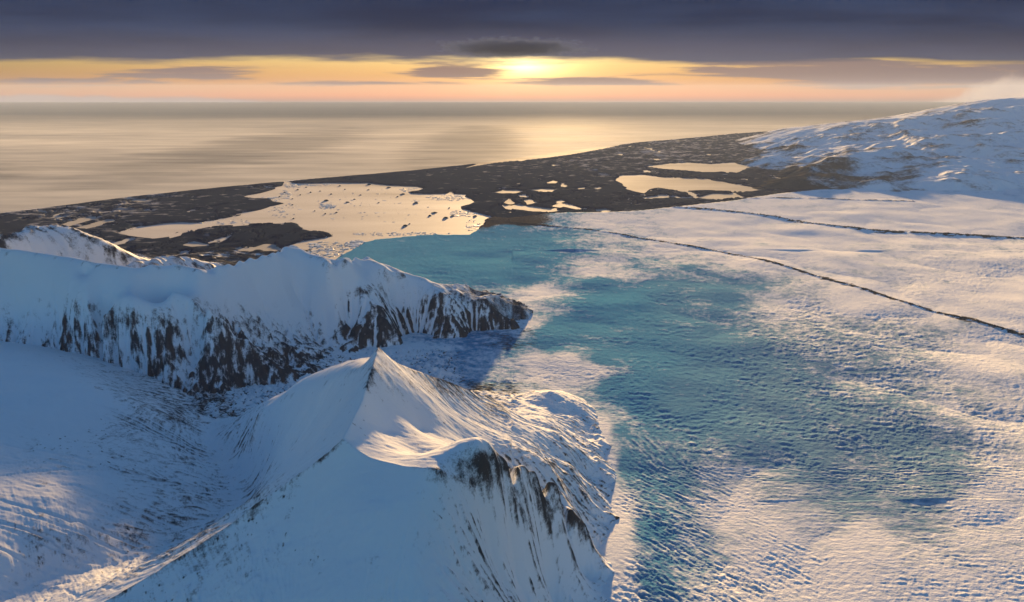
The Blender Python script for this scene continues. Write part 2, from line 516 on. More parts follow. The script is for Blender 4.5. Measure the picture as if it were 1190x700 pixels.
front = sstep(4, -4, zy * 0 + (Y - np.interp(X, [p[0] for p in crests[0]], [p[1] for p in crests[0]])))
wob = fbm(X / 25, Y / 25, 3, 5)
RC = [(0, 330, .0, 46), (0, 370, .28, 33), (50, 355, .22, 38), (50, 385, .44, 28), (110, 365, .45, 35), (120, 340, .08, 43), (180, 340, .05, 44), (100, 395, .5, 26), (0, 395, .38, 25), (150, 385, .5, 28), (180, 410, .55, 22),
            (225, 365, .3, 37), (200, 375, .36, 33), (230, 395, .55, 28), (210, 430, .6, 18), (250, 420, .72, 20), (270, 385, .58, 32), (300, 410, .66, 22), (240, 450, .74, 14), (280, 450, .62, 12), (330, 415, .66, 16), (370, 420, .72, 11), (390, 425, .6, 8),
            (290, 365, .3, 34), (300, 340, .06, 40), (340, 360, .18, 32), (350, 385, .3, 26), (380, 400, .34, 17), (370, 340, .05, 36), (250, 330, .03, 43), (320, 310, .0, 46), (400, 320, .02, 41), (395, 370, .3, 23),
            (420, 350, .44, 30), (410, 385, .6, 17), (430, 385, .66, 17), (450, 360, .46, 28), (460, 390, .7, 14), (480, 375, .58, 20), (500, 360, .46, 24), (500, 390, .7, 11), (540, 370, .56, 18), (540, 390, .7, 9), (580, 372, .72, 13), (590, 388, .76, 8), (570, 358, .55, 20),
            (470, 335, .15, 34), (500, 335, .22, 32), (540, 346, .36, 27), (450, 320, .25, 39), (475, 322, .2, 37), (425, 310, .1, 43), (210, 311, .12, 47), (60, 320, .02, 48)]
rc = sfield(RC, PX, PY, 3.2)
mz, mla, mcv = carve(lambda x, y: rb(x, y), lambda x, y, z: 0.15 + sstep(0.05, 0.45, sfield(RC, *bearing(x, y, z), 3.2)), -330, 24, 228, 420, 0.75, 10, 0.034, 411, 1.1, 0.10)
mcv_ = mcv(X, Y)
gf = sstep(0.05, 0.5, rc)
lean = fbm(Smain / 60, Dmain * 0, 2, 91) * 0.5
flute = ridged(Smain / 6.0 + wob * 0.9 + lean * Dmain / 14, Dmain / 34 + wob, 4, 11)
fine = ridged(Smain / 1.2 + wob * 3.0 + lean * Dmain / 4, Dmain / 10 + wob, 4, 23)
crag = fbm((X + .35 * Y) / 2.6, (Y + Z0) / 5.0, 5, 29, .66); crag2 = fbm(X / 14, (Y + Z0) / 18, 3, 28)
Z = Z0 + mz(X, Y) + gf * sstep(3, 18, Dmain) * (0.5 * (flute - 0.55) + 0.35 * (fine - 0.5) + .5 * crag)
Z += (0.9 * fbm(X / 11, Y / 11, 5, 31) + 0.5 * ridged(X / 4, Y / 4, 3, 37) * gf) * (0.2 + gf) * sstep(1, 12, D)
Z += 1.3 * fbm(X / 55, Y / 55, 2, 47) * sstep(4, 20, Dmain)
cave = blur(Z, 10) - Z
back = 1 - front
fanw = .28 + .72 * sstep(300, 400, PX)
rock = rc * 1.08 - fanw * .48 * np.clip(mcv_ * 1.3, -.6, .8) * (gf + .05) + 0.12 * (flute - 0.52) * gf + fanw * 0.40 * (fine - 0.5) * gf + (1.25 - .5 * fanw) * crag * gf + .5 * crag2 * gf - 0.36 * np.clip(cave, -1, 1) * fanw + 0.30 * fbm(X / 8, Y / 8, 4, 71) * (.3 + gf)
crest_edge = sstep(2.0, 0.0, Dmain) * sstep(0.05, 0.3, fbm(Smain / 5, D * 0 + 3, 3, 81))
rock += 0.5 * crest_edge
rock = rock * front + (1 - front) * (0.28 + 0.4 * fbm(X / 6, Y / 14, 4, 77) + 0.02 * np.clip(30 - Z, 0, 20))
M_mid = mountain_material('snow_and_basalt', (0.022, 0.026, 0.034), (0.075, 0.080, 0.092), 0.6)
grid_mesh('mountain', X, Y, Z, M_mid, Z > np.where(Y < 400, ice_z(Y), 0) - 1.5, {'rock': rock})

# ----------------------------------------------- low range on the far left --
c_fl = [(-150, 268, 52), (-60, 270, 50), (0, 273, 47), (18, 267, 47.5), (29, 262, 48), (38, 268, 46), (48, 268, 45), (60, 264, 45.5), (70, 261, 45.5), (82, 265, 43.5), (95, 272, 40), (110, 280, 35.5), (125, 288, 31), (140, 294, 27), (160, 300, 21), (185, 305, 15), (215, 309, 8), (240, 311, 2)]
pts = []
pts += line(c_fl, 7)
for a in resample([wm(*p) for p in c_fl], 25):
    pts.append((a[0] - 6, a[1] - 45, a[2] * .45)); pts.append((a[0] - 10, a[1] - 110, -6))
    pts.append((a[0] - 15, a[1] + 70, a[2] * .35)); pts.append((a[0] - 30, a[1] + 150, -8)); pts.append((a[0] - 40, a[1] + 240, -12)); pts.append((a[0] + 50 * 0.9, a[1] + 28, a[2] * .50)); pts.append((a[0] + 95, a[1] + 60, a[2] * 0.12)); pts.append((a[0] + 150, a[1] + 90, -6))
rb = RBF(pts, soft=2.5, merge=5, lam=1.5)
X, Y = fan(-0.92, -0.28, 640, np.linspace(360, 640, 330))
Z0 = rb(X, Y)
PX, PY = bearing(X, Y, Z0)
cr = [wm(*p) for p in c_fl]
S, D = crest_param([cr], X, Y)
wob = fbm(X / 30, Y / 30, 3, 5)
flute = ridged(S / 9 + wob, D / 60, 4, 13)
Z = Z0 + sstep(2, 14, D) * (2.4 * (flute - .55)) + sstep(1, 8, D) * 1.1 * fbm(X / 9, Y / 9, 5, 33)
Z += 1.6 * sstep(8, 0, D) * sstep(30, 42, Z0) * ridged(X / 6, Y / 6, 3, 19) - 0.8 * sstep(8, 0, D) * sstep(30, 42, Z0)
cave = blur(Z, 6) - Z
rock = 0.28 + .75 * (flute - .5) + .4 * fbm(X / 7, Y / 7, 4, 3) - .35 * np.clip(cave, -1, 1) + 0.65 * sstep(18, 2, Z0)
rock += 0.25 * sstep(3, 0, D)
grid_mesh('mountain', X, Y, Z, M_mid, Z > -1.0, {'rock': rock})

# ---------------------------------------------- ice cap mountain, far right --
pts = []
c_r = [(862, 158, 6), (880, 152, 22), (930, 142, 48), (980, 138, 66), (1020, 135, 84), (1060, 128, 104), (1100, 121, 118), (1140, 116, 126), (1190, 113, 130), (1300, 108, 138)]
cr_r = [(885, 156), (950, 150), (1000, 148)]


def far_pt(px, y, z):          # a point on the column px, at depth y
    return ((px - 595) / F / (CP + (350 - 160) / F * SP) * y, y, z)


def row(py, y):                 # height that the line of sight (any, py) has at depth y
    dy = (350 - py) / F
    return H - (SP - dy * CP) / (CP + dy * SP) * y


for px, py, y in [(868, 160, 2300), (880, 156, 2280), (905, 150, 2250), (930, 147, 2250), (965, 143, 2200), (1000, 140, 2150), (1030, 138, 2150), (1060, 131, 2150), (1085, 126, 2150), (1110, 121, 2150), (1130, 117, 2150), (1150, 115, 2150), (1190, 113, 2150), (1260, 110, 2150),
                  (890, 170, 1900), (930, 165, 1850), (980, 160, 1800), (1040, 155, 1750), (1100, 145, 1800), (1160, 140, 1800), (1240, 138, 1800),
                  (900, 185, 1560), (950, 180, 1500), (1000, 175, 1480), (1060, 172, 1480), (1120, 170, 1480), (1200, 165, 1480), (1280, 165, 1480),
                  (905, 193, 1420), (940, 193, 1350), (980, 192, 1300), (1030, 190, 1280), (1090, 190, 1280), (1150, 190, 1280), (1250, 190, 1280),
                  (878, 214, 1215), (905, 219, 1150), (950, 220, 1130), (1000, 220, 1120), (1030, 219, 1110), (1060, 212, 1160), (1120, 214, 1120), (1200, 214, 1120), (1280, 214, 1120)]:
    y *= 0.82
    pts.append(far_pt(px, y, row(py, y)))
for px, y, z in [(840, 1250, -12), (845, 1600, -12), (840, 2000, -14), (820, 2500, -20), (880, 2700, -40), (1000, 2800, -20), (1200, 2900, 40), (860, 1120, -10), (950, 1040, -12), (1050, 1030, -12), (1150, 1030, -12), (1260, 1030, -12)]:
    pts.append(far_pt(px, y * 0.82, z))
rb = RBF(pts, soft=30, merge=20, lam=3)
X, Y = fan(0.26, 0.80, 620, np.concatenate([np.linspace(850, 1230, 220, endpoint=False), np.linspace(1230, 2250, 260)]))
Z0 = rb(X, Y)
PX, PY = bearing(X, Y, Z0)
rz, rla, rcv = carve(lambda x, y: rb(x, y), lambda x, y, z: np.ones_like(z), 200, 1500, 850, 1800, 5.0, 10, 0.012, 421, 0.5)
rcv_ = rcv(X, Y)
wob = fbm(X / 160, Y / 160, 3, 8)
step = ridged(X / 190 + wob * .6, Y / 260 + wob * .6, 4, 14)
Z = Z0 + rz(X, Y) * sstep(1760, 1560, Y) + (9.0 * (step - .55) + 3.0 * fbm(X / 50, Y / 50, 5, 15)) * sstep(0, 20, Z0) * sstep(1760, 1560, Y) + 2.0 * fbm(X / 40, Y / 40, 4, 16)
cave = blur(Z, 5) - Z
rc = sfield([(885, 170, .36, 20), (900, 185, .45, 20), (880, 205, .9, 12), (920, 205, .95, 12), (900, 215, .95, 3), (960, 205, .8, 12), (990, 207, .75, 10), (1020, 208, .62, 10), (1040, 210, .5, 8), (950, 190, .42, 30), (1010, 190, .36, 30), (960, 165, .22, 50), (920, 155, .25, 50), (1000, 150, .30, 70), (1060, 160, .34, 70), (1030, 170, .40, 50),
            (1100, 185, .38, 30), (1110, 175, .3, 45), (1130, 190, .2, 25), (1100, 140, .26, 95), (1160, 165, .22, 70), (1190, 150, .24, 90), (1180, 200, .1, 20), (1080, 205, .2, 12), (1150, 130, .14, 110), (1060, 135, .25, 100), (880, 190, .72, 15), (865, 180, .75, 12), (870, 170, .6, 14)], PX, PY, 3)
rock = rc + .5 * (step - .5) + .5 * fbm(X / 70, Y / 45 , 5, 18) - .12 * np.clip(cave, -2, 2) - .10 * np.clip(rcv_, -2, 2) + 0.02
M_right = mountain_material('ice_cap_snow', (0.04, 0.04, 0.045), (0.09, 0.085, 0.08), 0.07)
grid_mesh('mountain', X, Y, Z, M_right, Z > -2.0, {'rock': rock})

# ------------------------------------------------------------- outlines -----
def P0(pts, z=0.0):
    a = np.array(pts, float); x, y = at(a[:, 0], a[:, 1], z)
    return np.stack([x, y], -1)


LAGOON = [(333, 211), (338, 213), (345, 213.5), (360, 213.5), (380, 213), (405, 213), (428, 213), (440, 214.5), (460, 216), (485, 217), (492, 219.5), (485, 222), (473, 223.5), (478, 225), (500, 226), (520, 225.5), (540, 226.5), (538, 229), (546, 231), (551, 235), (545, 238), (535, 240), (537, 243), (550, 247), (560, 249),
          (570, 252), (572, 262), (566, 270), (555, 280), (500, 282), (440, 288), (425, 300), (400, 312), (350, 312), (330, 300), (333, 290), (342, 284), (352, 281), (375, 277), (388, 274.5), (380, 270), (365, 267), (352, 264), (346, 259), (330, 258.5), (300, 260), (250, 263.5), (225, 267.5), (205, 270.5), (202, 274), (190, 277), (178, 278), (165, 276), (150, 274), (138, 271),
          (150, 268), (170, 263), (190, 260.5), (210, 259), (230, 260), (250, 256.5), (265, 253), (279, 251), (282, 247.5), (300, 245), (315, 240.5), (329, 237.5), (331, 236.5), (318, 234), (316, 231), (300, 231), (283, 229), (290, 227), (303, 225), (315, 221.5), (325, 218.5), (330, 216)]
PONDS = [[(57, 267), (75, 260.5), (95, 254.5), (108, 252.5), (112, 254.5), (95, 259), (75, 265), (60, 269)],
         [(88, 265), (110, 260), (125, 255.5), (128, 257), (115, 261.5), (95, 266)],
         [(153, 234), (160, 232), (168, 231.5), (170, 233), (160, 234.5)],
         [(265, 289), (280, 288.5), (290, 289), (298, 289.5), (310, 285), (322, 287), (326, 289), (315, 294), (300, 297), (280, 294)],
         [(250, 299), (258, 296.5), (264, 299), (256, 302)],
         [(215, 285), (225, 281), (240, 284), (242, 286), (225, 287)],
         [(717, 208.5), (725, 204), (745, 203), (770, 206.5), (790, 207), (815, 208), (840, 212), (870, 217), (888, 220.5), (870, 223), (840, 222.5), (820, 221.5), (800, 222), (780, 221), (765, 218.5), (754, 220), (748, 225), (735, 222), (727, 216)],
         [(750, 194), (775, 190.5), (800, 189), (825, 191), (850, 189), (880, 188), (872, 194), (855, 201), (838, 200), (820, 200.5), (800, 199), (775, 197)],
         [(812, 230), (830, 225), (850, 226), (860, 229), (840, 231)],
         [(558, 190), (580, 187), (610, 183), (650, 177.5), (690, 172.5), (720, 169), (700, 173.5), (660, 180.5), (630, 184.5), (600, 187.5), (575, 190), (548, 194), (540, 196)],
         [(574, 224), (585, 221.5), (600, 221), (607, 222.5), (598, 225), (585, 225.5)], [(616, 221), (630, 219.5), (644, 220), (643, 222.5), (625, 222.5)],
         [(588, 239), (600, 238), (610, 239.5), (624, 241), (640, 243), (652, 245), (640, 247), (622, 246.5), (605, 244.5), (592, 242.5)],
         [(636, 212), (643, 210), (648, 211.5), (644, 213.5), (637, 213.5)], [(672, 219), (679, 218), (679, 220), (673, 220.5)], [(697, 244.5), (703, 243), (708, 245), (702, 246.5)],
         [(598, 214), (604, 213), (604, 215)], [(652, 213), (656, 213), (654, 214.5)],
         [(645, 240), (655, 237), (665, 239), (676, 243), (672, 244), (658, 241)], [(586, 236), (592, 232), (598, 236), (594, 238.5)], [(610, 234), (616, 231.5), (620, 235), (614, 238)], [(646, 234), (652, 232.5), (657, 234.5), (650, 236)]]
GLAC_FRONT = [(360, 330), (395, 300), (412, 290), (425, 282.5), (434, 279.5), (450, 278), (470, 276), (500, 273.5), (545, 273.5), (549, 270), (556, 266.5), (559, 263), (564, 260), (565, 254.5), (575, 253), (590, 254), (605, 253), (622, 250.5), (640, 248.5), (660, 247.5), (700, 247.5), (740, 245.5), (770, 242.5), (800, 239.5), (820, 237), (850, 234), (900, 226), (950, 221), (1000, 217)]
COAST = [(-60, 256.5), (0, 249), (50, 242.5), (100, 236), (150, 229.5), (200, 224), (250, 219), (300, 214.2), (330, 211.5), (331.5, 214), (335.5, 214), (337, 210.8), (400, 205.5), (480, 198.5), (540, 192), (600, 185.5), (650, 178.5), (700, 171.5), (740, 166), (800, 161), (850, 156), (900, 152.5)]

# ---------------------------------------------------------- water -----------
WAVE_DIR = 1.0


def water_material(name, deep, rough, ice_amt=0.0, rvar=0.08, refl=0.30):
    m, nt = material(name)
    pos = nt.n('ShaderNodeNewGeometry').outputs['Position']
    sp = nt.n('ShaderNodeSeparateXYZ', i={0: pos})
    v = nt.xyz(nt.m('MULTIPLY', sp.outputs[0], 0.25), sp.outputs[1], 0.0)
    wind = nt.noise(v, 0.0022, 5, 0.6)
    wind2 = nt.noise(v, 0.02, 4, 0.6)
    r = nt.m('MULTIPLY_ADD', nt.m('SUBTRACT', wind, 0.5), rvar * 4, rough)
    r = nt.m('MULTIPLY_ADD', nt.m('SUBTRACT', wind2, 0.5), rvar, r, clamp=True)
    base = nt.mix(wind2, deep, tuple(c * 1.3 for c in deep))
    if ice_amt:
        n = nt.noise(pos, 0.03, 6, 0.65)
        f = nt.m('MULTIPLY', nt.ss(n, 0.15, 0.55), ice_amt)
        base = nt.mix(f, base, (0.60, 0.53, 0.42))
        r = nt.m('ADD', r, nt.m('MULTIPLY', f, 0.2))
    b = nt.noise(pos, 0.35, 3, 0.5)
    if not ice_amt:
        bp = nt.n('ShaderNodeBump', i={'Height': b, 'Strength': 0.08, 'Distance': 0.6}).outputs[0]
        df_ = nt.n('ShaderNodeBsdfDiffuse', i={0: base, 'Normal': bp})
        gl_ = nt.n('ShaderNodeBsdfGlossy', i={0: (0.9, 0.93, 1.0, 1), 'Roughness': r, 'Normal': bp})
        k = nt.m('MULTIPLY_ADD', nt.m('SUBTRACT', wind, 0.5), 0.35, nt.m('MULTIPLY_ADD', nt.m('SUBTRACT', wind2, 0.5), 0.25, refl), clamp=True)
        off = nt.ss(sp.outputs[1], 1900.0, 4200.0)  # cloud shade on the far sea, painted by duller reflection and darker colour
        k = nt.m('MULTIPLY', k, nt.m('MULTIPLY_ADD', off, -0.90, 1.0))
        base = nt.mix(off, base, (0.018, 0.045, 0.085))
        for (sx_, sy_, wx_, wy_) in SEA_SHADE:
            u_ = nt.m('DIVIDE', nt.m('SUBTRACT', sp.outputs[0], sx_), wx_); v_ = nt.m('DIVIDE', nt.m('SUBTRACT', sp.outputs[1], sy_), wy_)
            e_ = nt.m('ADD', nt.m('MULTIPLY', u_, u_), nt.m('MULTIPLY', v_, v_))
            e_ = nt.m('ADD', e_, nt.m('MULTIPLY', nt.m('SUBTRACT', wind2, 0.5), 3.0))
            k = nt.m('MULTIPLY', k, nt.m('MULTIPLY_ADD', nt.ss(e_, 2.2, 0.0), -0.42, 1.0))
        mx = nt.n('ShaderNodeMixShader', i={0: k, 1: df_.outputs[0], 2: gl_.outputs[0]})
        o = nt.n('ShaderNodeOutputMaterial'); nt.t.links.new(mx.outputs[0], o.inputs['Surface'])
        return m
    finish(nt, base, r, b, 0.08, 0.6, 0.5, IOR=1.333)
    return m


def poly_water(name, pts, z, mat, grow=1.0, px=True):
    P = P0(pts, 0.0) if px else np.asarray(pts, float)
    c = P.mean(0)
    n = len(P)
    area = 0.5 * sum(P[i][0] * P[(i + 1) % n][1] - P[(i + 1) % n][0] * P[i][1] for i in range(n))
    sg = 1 if area > 0 else -1
    out = []
    for i in range(n):
        a, b, d = P[i - 1], P[i], P[(i + 1) % n]
        t = d - a; L = np.hypot(*t) + 1e-9
        out.append(b + np.array([t[1], -t[0]]) / L * sg * grow)
    me = bpy.data.meshes.new(name)
    vs = [(p[0], p[1], z) for p in out]
    if sg < 0: vs = vs[::-1]
    from mathutils.geometry import tessellate_polygon
    tri = tessellate_polygon([[Vector(v) for v in vs]])
    me.from_pydata(vs, [], [t for t in tri])
    me.update()
    me.materials.append(mat)
    o = bpy.data.objects.new(name, me); col.objects.link(o); o['kind'] = 'structure'
    for p in me.polygons:
        if p.normal.z < 0: p.flip()
    return o


SEA_SHADE = [(-100, 1850, 110, 700), (-560, 1700, 150, 600), (-900, 1000, 160, 260)]   # dark bands between light shafts, put into the sea as weaker reflection
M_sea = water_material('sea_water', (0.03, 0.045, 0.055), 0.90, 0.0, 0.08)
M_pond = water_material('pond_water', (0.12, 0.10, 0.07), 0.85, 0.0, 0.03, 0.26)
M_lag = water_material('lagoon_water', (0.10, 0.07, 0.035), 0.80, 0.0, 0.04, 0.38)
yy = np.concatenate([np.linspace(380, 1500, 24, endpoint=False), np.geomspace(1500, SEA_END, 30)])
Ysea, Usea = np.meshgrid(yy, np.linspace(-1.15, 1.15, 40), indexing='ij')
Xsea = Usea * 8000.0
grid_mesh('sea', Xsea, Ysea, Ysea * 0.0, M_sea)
poly_water('lagoon', LAGOON, 0.12, M_lag, 6.0)
for p in PONDS: poly_water('pond', p, 0.10, M_pond, 6.0)

# breakers along the outer shore
sc0 = P0(COAST); pl = resample([tuple(p_) for p_ in sc0], 9)
vs = []; fs = []
for i_, p_ in enumerate(pl):
    a_ = pl[max(0, i_ - 1)]; b_ = pl[min(len(pl) - 1, i_ + 1)]
    tx, ty = b_[0] - a_[0], b_[1] - a_[1]; L_ = math.hypot(tx, ty) + 1e-9; nx_, ny_ = -ty / L_, tx / L_
    o1 = 1.0 + 1.5 * noise.noise(Vector((i_ * .13, 1, 0))); wd = max(0.3, 3.0 + 5.0 * noise.noise(Vector((i_ * .09, 5, 0))))
    vs += [(p_[0] + nx_ * o1, p_[1] + ny_ * o1, .05), (p_[0] + nx_ * (o1 + wd), p_[1] + ny_ * (o1 + wd), .05)]
    if i_: fs.append((2 * i_ - 2, 2 * i_, 2 * i_ + 1, 2 * i_ - 1))
me = bpy.data.meshes.new('surf'); me.from_pydata(vs, [], fs); me.update()
m, nt = material('surf_foam')
n1 = nt.noise(nt.n('ShaderNodeNewGeometry').outputs['Position'], 0.12, 4, 0.6)
finish(nt, nt.mix(nt.ss(n1, .4, .6), (0.25, 0.28, 0.30), (0.75, 0.77, 0.78)), 0.8, spec=0.0)
me.materials.append(m)
o = bpy.data.objects.new('surf', me); col.objects.link(o); o['kind'] = 'structure'

# ------------------------------------------------------- coastal plain ------
ys = [430.0]
while ys[-1] < 3200: ys.append(ys[-1] + max(1.2, ys[-1] ** 2 / (F * H) * 0.62))
X, Y = fan(-0.80, 0.50, 1000, ys)
cw = P0(COAST)
coast_poly = np.concatenate([cw, [[2500, 2000], [2500, 300], [-2500, 300], [-2500, 700]]])
dcoast = -poly_sdf(coast_poly, X, Y)                       # >0 on land
rag = fbm(X / 18, Y / 30, 4, 101) * 5 + fbm(X / 60, Y / 90, 3, 103) * 7
dlag = poly_sdf(P0(LAGOON), X, Y) + rag * 0.45
dp = np.full(X.shape, 1e9)
for p in PONDS: dp = np.minimum(dp, poly_sdf(P0(p), X, Y) + rag * 0.35)
wet = fbm(X / 28, Y / 46, 5, 111)                           # scattered small pools
wz = field([(300, 275, .52, 0), (230, 283, .55, 0), (350, 270, .42, 0), (60, 240, .44, 0), (150, 240, .42, 0), (250, 235, .36, 0), (600, 240, .52, 0), (640, 230, .44, 0), (680, 240, .35, 0), (600, 205, .2, 0), (540, 215, .15, 0), (700, 225, .3, 0), (560, 235, .1, 0),
            (750, 228, .5, 0), (800, 225, .46, 0), (760, 180, .42, 0), (850, 205, .35, 0), (440, 205, .1, 0), (330, 225, .2, 0), (20, 260, .3, 0), (190, 250, .22, 0), (700, 185, .3, 0)], X, Y, 2.5)
pool = sstep(0.02, -0.04, (0.56 - wz) - wet)
chw = fbm(X / 30, Y / 50, 3, 115)
chan = sstep(0.030, 0.012, np.abs(fbm((X + .5 * Y) / 75 + .7 * chw, (Y - .3 * X) / 160 + .5 * chw, 3, 113))) * sstep(.28, .42, wz)
pool = np.maximum(pool, chan)
near_lag = np.minimum(dlag, dp)
Z = 0.35 + 0.9 * sstep(0, 10, dcoast) + 0.6 * fbm(X / 40, Y / 70, 4, 121) + 0.25
Z = np.maximum(Z, 0.3)
Z = Z * sstep(-1, 6, near_lag) - 0.25 * sstep(3, -2, near_lag)
Z = Z - 1.4 * pool * sstep(5, 15, dcoast)
Z = Z + 0.8 * np.exp(-((dcoast - 16) / 9.0) ** 2) * (near_lag > 3)
Z = np.where(dcoast < 0, -0.2 + dcoast * 0.05, Z)
Z = np.maximum(Z, -1.5)
bare = 0.5 + 0.9 * fbm(X / 55, Y / 30, 5, 131)
snowy = field([(60, 245, .6, 0), (150, 235, .5, 0), (230, 240, .35, 0), (250, 225, .25, 0), (320, 280, .1, 0), (600, 195, .45, 0), (560, 205, .3, 0), (600, 215, .25, 0), (520, 210, .15, 0), (660, 240, .2, 0), (700, 190, .5, 0), (760, 178, .6, 0), (820, 180, .5, 0), (850, 215, .1, 0), (430, 209, .1, 0), (0, 265, .3, 0), (800, 235, .2, 0)], X, Y, 2.5)
fleck = fbm(X / 16, Y / 10, 5, 141)
dust = np.clip(snowy + 0.9 * fleck + .35 * fbm(X / 90, Y / 40, 3, 147), 0, 2)
m, nt = material('outwash_gravel')
pos = nt.n('ShaderNodeNewGeometry').outputs['Position']
n1 = nt.noise(pos, 0.02, 6, 0.65); n2 = nt.noise(pos, 0.15, 4, 0.6)
c = nt.mix(n1, (0.007, 0.018, 0.042), (0.026, 0.038, 0.064))
f = nt.ss(nt.m('ADD', nt.attr('dust'), nt.m('MULTIPLY', nt.m('SUBTRACT', n2, 0.5), 0.6)), 0.42, 1.05)
c = nt.mix(nt.m('MULTIPLY', f, 0.62), c, (0.6, 0.6, 0.62))
finish(nt, c, 0.9, n2, 0.3, 1.0, 0.0)
M_plain = m
# leave out what lies under open water or deep beneath the ice
keep = (Z > -0.6) & (poly_sdf(np.concatenate([P0(GLAC_FRONT, 1.0), [[3000, 1300], [3000, 20], [-400, 20], [-260, 250], [-180, 290], [-100, 330]]]), X, Y) > -45)
grid_mesh('coastal_plain', X, Y, Z, M_plain, keep, {'dust': dust})

# --------------------------------------------------------------- glacier ----
ys = [105.0]
while ys[-1] < 1260: ys.append(ys[-1] + max(0.30, ys[-1] ** 2 / (F * H) * 0.60))
X, Y = fan(-0.62, 0.86, 1250, ys)
g = P0(GLAC_FRONT, 1.0)
glac_poly = np.concatenate([g, [[3000, 1300], [3000, 20], [-400, 20], [-260, 250], [-180, 290], [-100, 330]]])
dg = -poly_sdf(glac_poly, X, Y) + fbm(X / 9, Y / 9, 3, 201) * 2.5
base = ice_z(Y) * sstep(-4, 3, dg) - 3 * sstep(2, -6, dg)
base += 0.012 * np.maximum(0, X - 250) * sstep(300, 900, X) * 0.5
ice = field([(*p, 0) for p in
            [(450, 290, 1), (500, 300, 1), (550, 310, .95), (600, 322, .9), (620, 300, .85), (560, 285, 1), (620, 280, .95), (660, 272, .6), (700, 280, .4), (700, 330, .9), (740, 345, .95), (740, 310, .5), (780, 330, .75), (840, 345, .8), (700, 360, 1), (650, 385, 1), (700, 420, 1), (760, 400, 1), (820, 420, .98), (880, 420, .9),
             (750, 470, .95), (820, 480, .92), (900, 470, .9), (980, 480, .75), (1040, 520, .8), (1085, 550, .8), (940, 530, .82), (1000, 560, .72), (1060, 575, .6), (730, 540, .85), (780, 560, .7), (760, 620, .75), (800, 640, .5), (760, 680, .75), (840, 560, .4), (720, 450, .9), (860, 520, .75),
             (640, 355, .62), (625, 345, .05), (605, 375, .15), (690, 315, .12), (720, 318, .2), (655, 425, .0), (620, 420, .12), (690, 430, .1), (590, 430, .3), (560, 420, .6), (540, 410, .65), (590, 405, .6), (640, 400, .85), (560, 445, .55), (720, 500, .7), (850, 590, .1), (900, 640, 0), (1000, 640, 0), (1150, 600, .1), (1160, 500, .25), (1120, 470, .35), (1150, 420, .12),
             (1000, 350, .05), (900, 300, .02), (850, 285, .02), (780, 285, .1), (700, 258, .05), (800, 262, 0), (640, 258, .5), (600, 260, .8), (1100, 340, .05), (1050, 395, .42), (960, 385, .45), (900, 360, .3), (1180, 350, 0), (708, 600, 0), (706, 540, 0), (712, 640, 0), (716, 690, 0), (700, 500, 0), (860, 690, .25), (1190, 690, .1), (1000, 440, .45), (1100, 250, .0), (1000, 250, .1), (900, 250, .12), (950, 270, .05), (1100, 700, .05), (960, 690, .05),
             (350, 440, .15), (300, 460, .1), (250, 480, .1), (420, 415, .1), (480, 410, .15), (520, 415, .3), (500, 440, .15)]], X, Y, 3.0, ice=True)
rough = np.clip(field([(*p, 0) for p in
            [(450, 290, .6), (550, 310, .7), (620, 280, .9), (600, 258, 1.3), (700, 270, .7), (740, 300, .8), (780, 340, .8), (860, 330, .5), (900, 310, .6), (840, 300, .8), (700, 380, .6), (650, 385, .6), (760, 400, .6), (820, 430, .7), (900, 460, .9), (980, 480, .9), (1040, 520, .9), (940, 380, 1.1), (1020, 390, 1.3), (1060, 400, 1.1), (1080, 330, .6), (1140, 320, .6),
             (1000, 350, .2), (1100, 370, .15), (1180, 340, .1), (900, 285, .15), (1000, 300, .15), (850, 262, .1), (1000, 250, .05), (1150, 250, .1), (1150, 430, .25), (1100, 480, .7), (1160, 520, .6), (750, 560, 1.1), (780, 620, 1.2), (760, 680, 1.2), (860, 560, .55), (850, 620, .35), (930, 600, .2), (1000, 640, .15), (1150, 600, .25), (840, 690, .9), (900, 690, .7), (1100, 690, .3), (705, 560, .05), (710, 640, .05), (700, 500, .1),
             (655, 425, .35), (625, 345, .6), (560, 420, .7), (540, 410, .7), (500, 410, 1.2), (430, 415, 1.1), (350, 440, 1.2), (280, 470, 1.2), (740, 500, .9)]], X, Y, 3.0, ice=True), 0, 1.4)
wob = fbm(X / 40, Y / 40, 3, 211)
# crevasse trains, swinging slowly round as the ice flows
def turn(a_): return X * math.cos(a_) - Y * math.sin(a_), X * math.sin(a_) + Y * math.cos(a_)
def train(a_, seed):
    A, B = turn(a_)
    wp = .45 * fbm(A / (sc * 3.5), B / (sc * 3.0), 2, seed) + .4 * fbm(X / 60, Y / 60, 2, seed + 1)
    sw = np.sin(2 * math.pi * (B / sc + wp)) * np.clip(.30 + 1.5 * fbm(A / (sc * 2.2), B / (sc * 2.2), 2, seed + 2), -.25, 1)
    return (np.clip(0.5 + 0.40 * sw + 0.60 * perlin(A / (sc * 1.15), B / (sc * .55) + wp, seed + 3) + .34 * perlin(A / (sc * .5), B / (sc * .28), seed + 4), -.3, 1.2),
            fbm(A / (sc * 9), B / (sc * 4), 3, seed + 5), fbm(A / (sc * 5), B / (sc * 1.6), 5, seed + 6, 0.62))
sc = 1.9 + 0.0050 * np.maximum(0, Y - 200)
t1 = train(0.06, 221); t2 = train(0.85, 321)
tm = sstep(-.25, .25, sstep(250, 150, Y) * sstep(95, 45, X) - .5 + .8 * fbm(X / 30, Y / 30, 3, 331))
w1, w3, nz = [a_ * (1 - tm) + b_ * tm for a_, b_ in zip(t1, t2)]
w2 = 0.5 + .7 * fbm(X / (sc * .35), Y / (sc * .30), 3, 231)
amp = 0.28 * rough * np.clip(1 + 1.2 * w3, .25, 2) * sstep(0, 8, dg)
rel = 0.75 * (w1 - 0.5) + 0.42 * (w2 - 0.5)
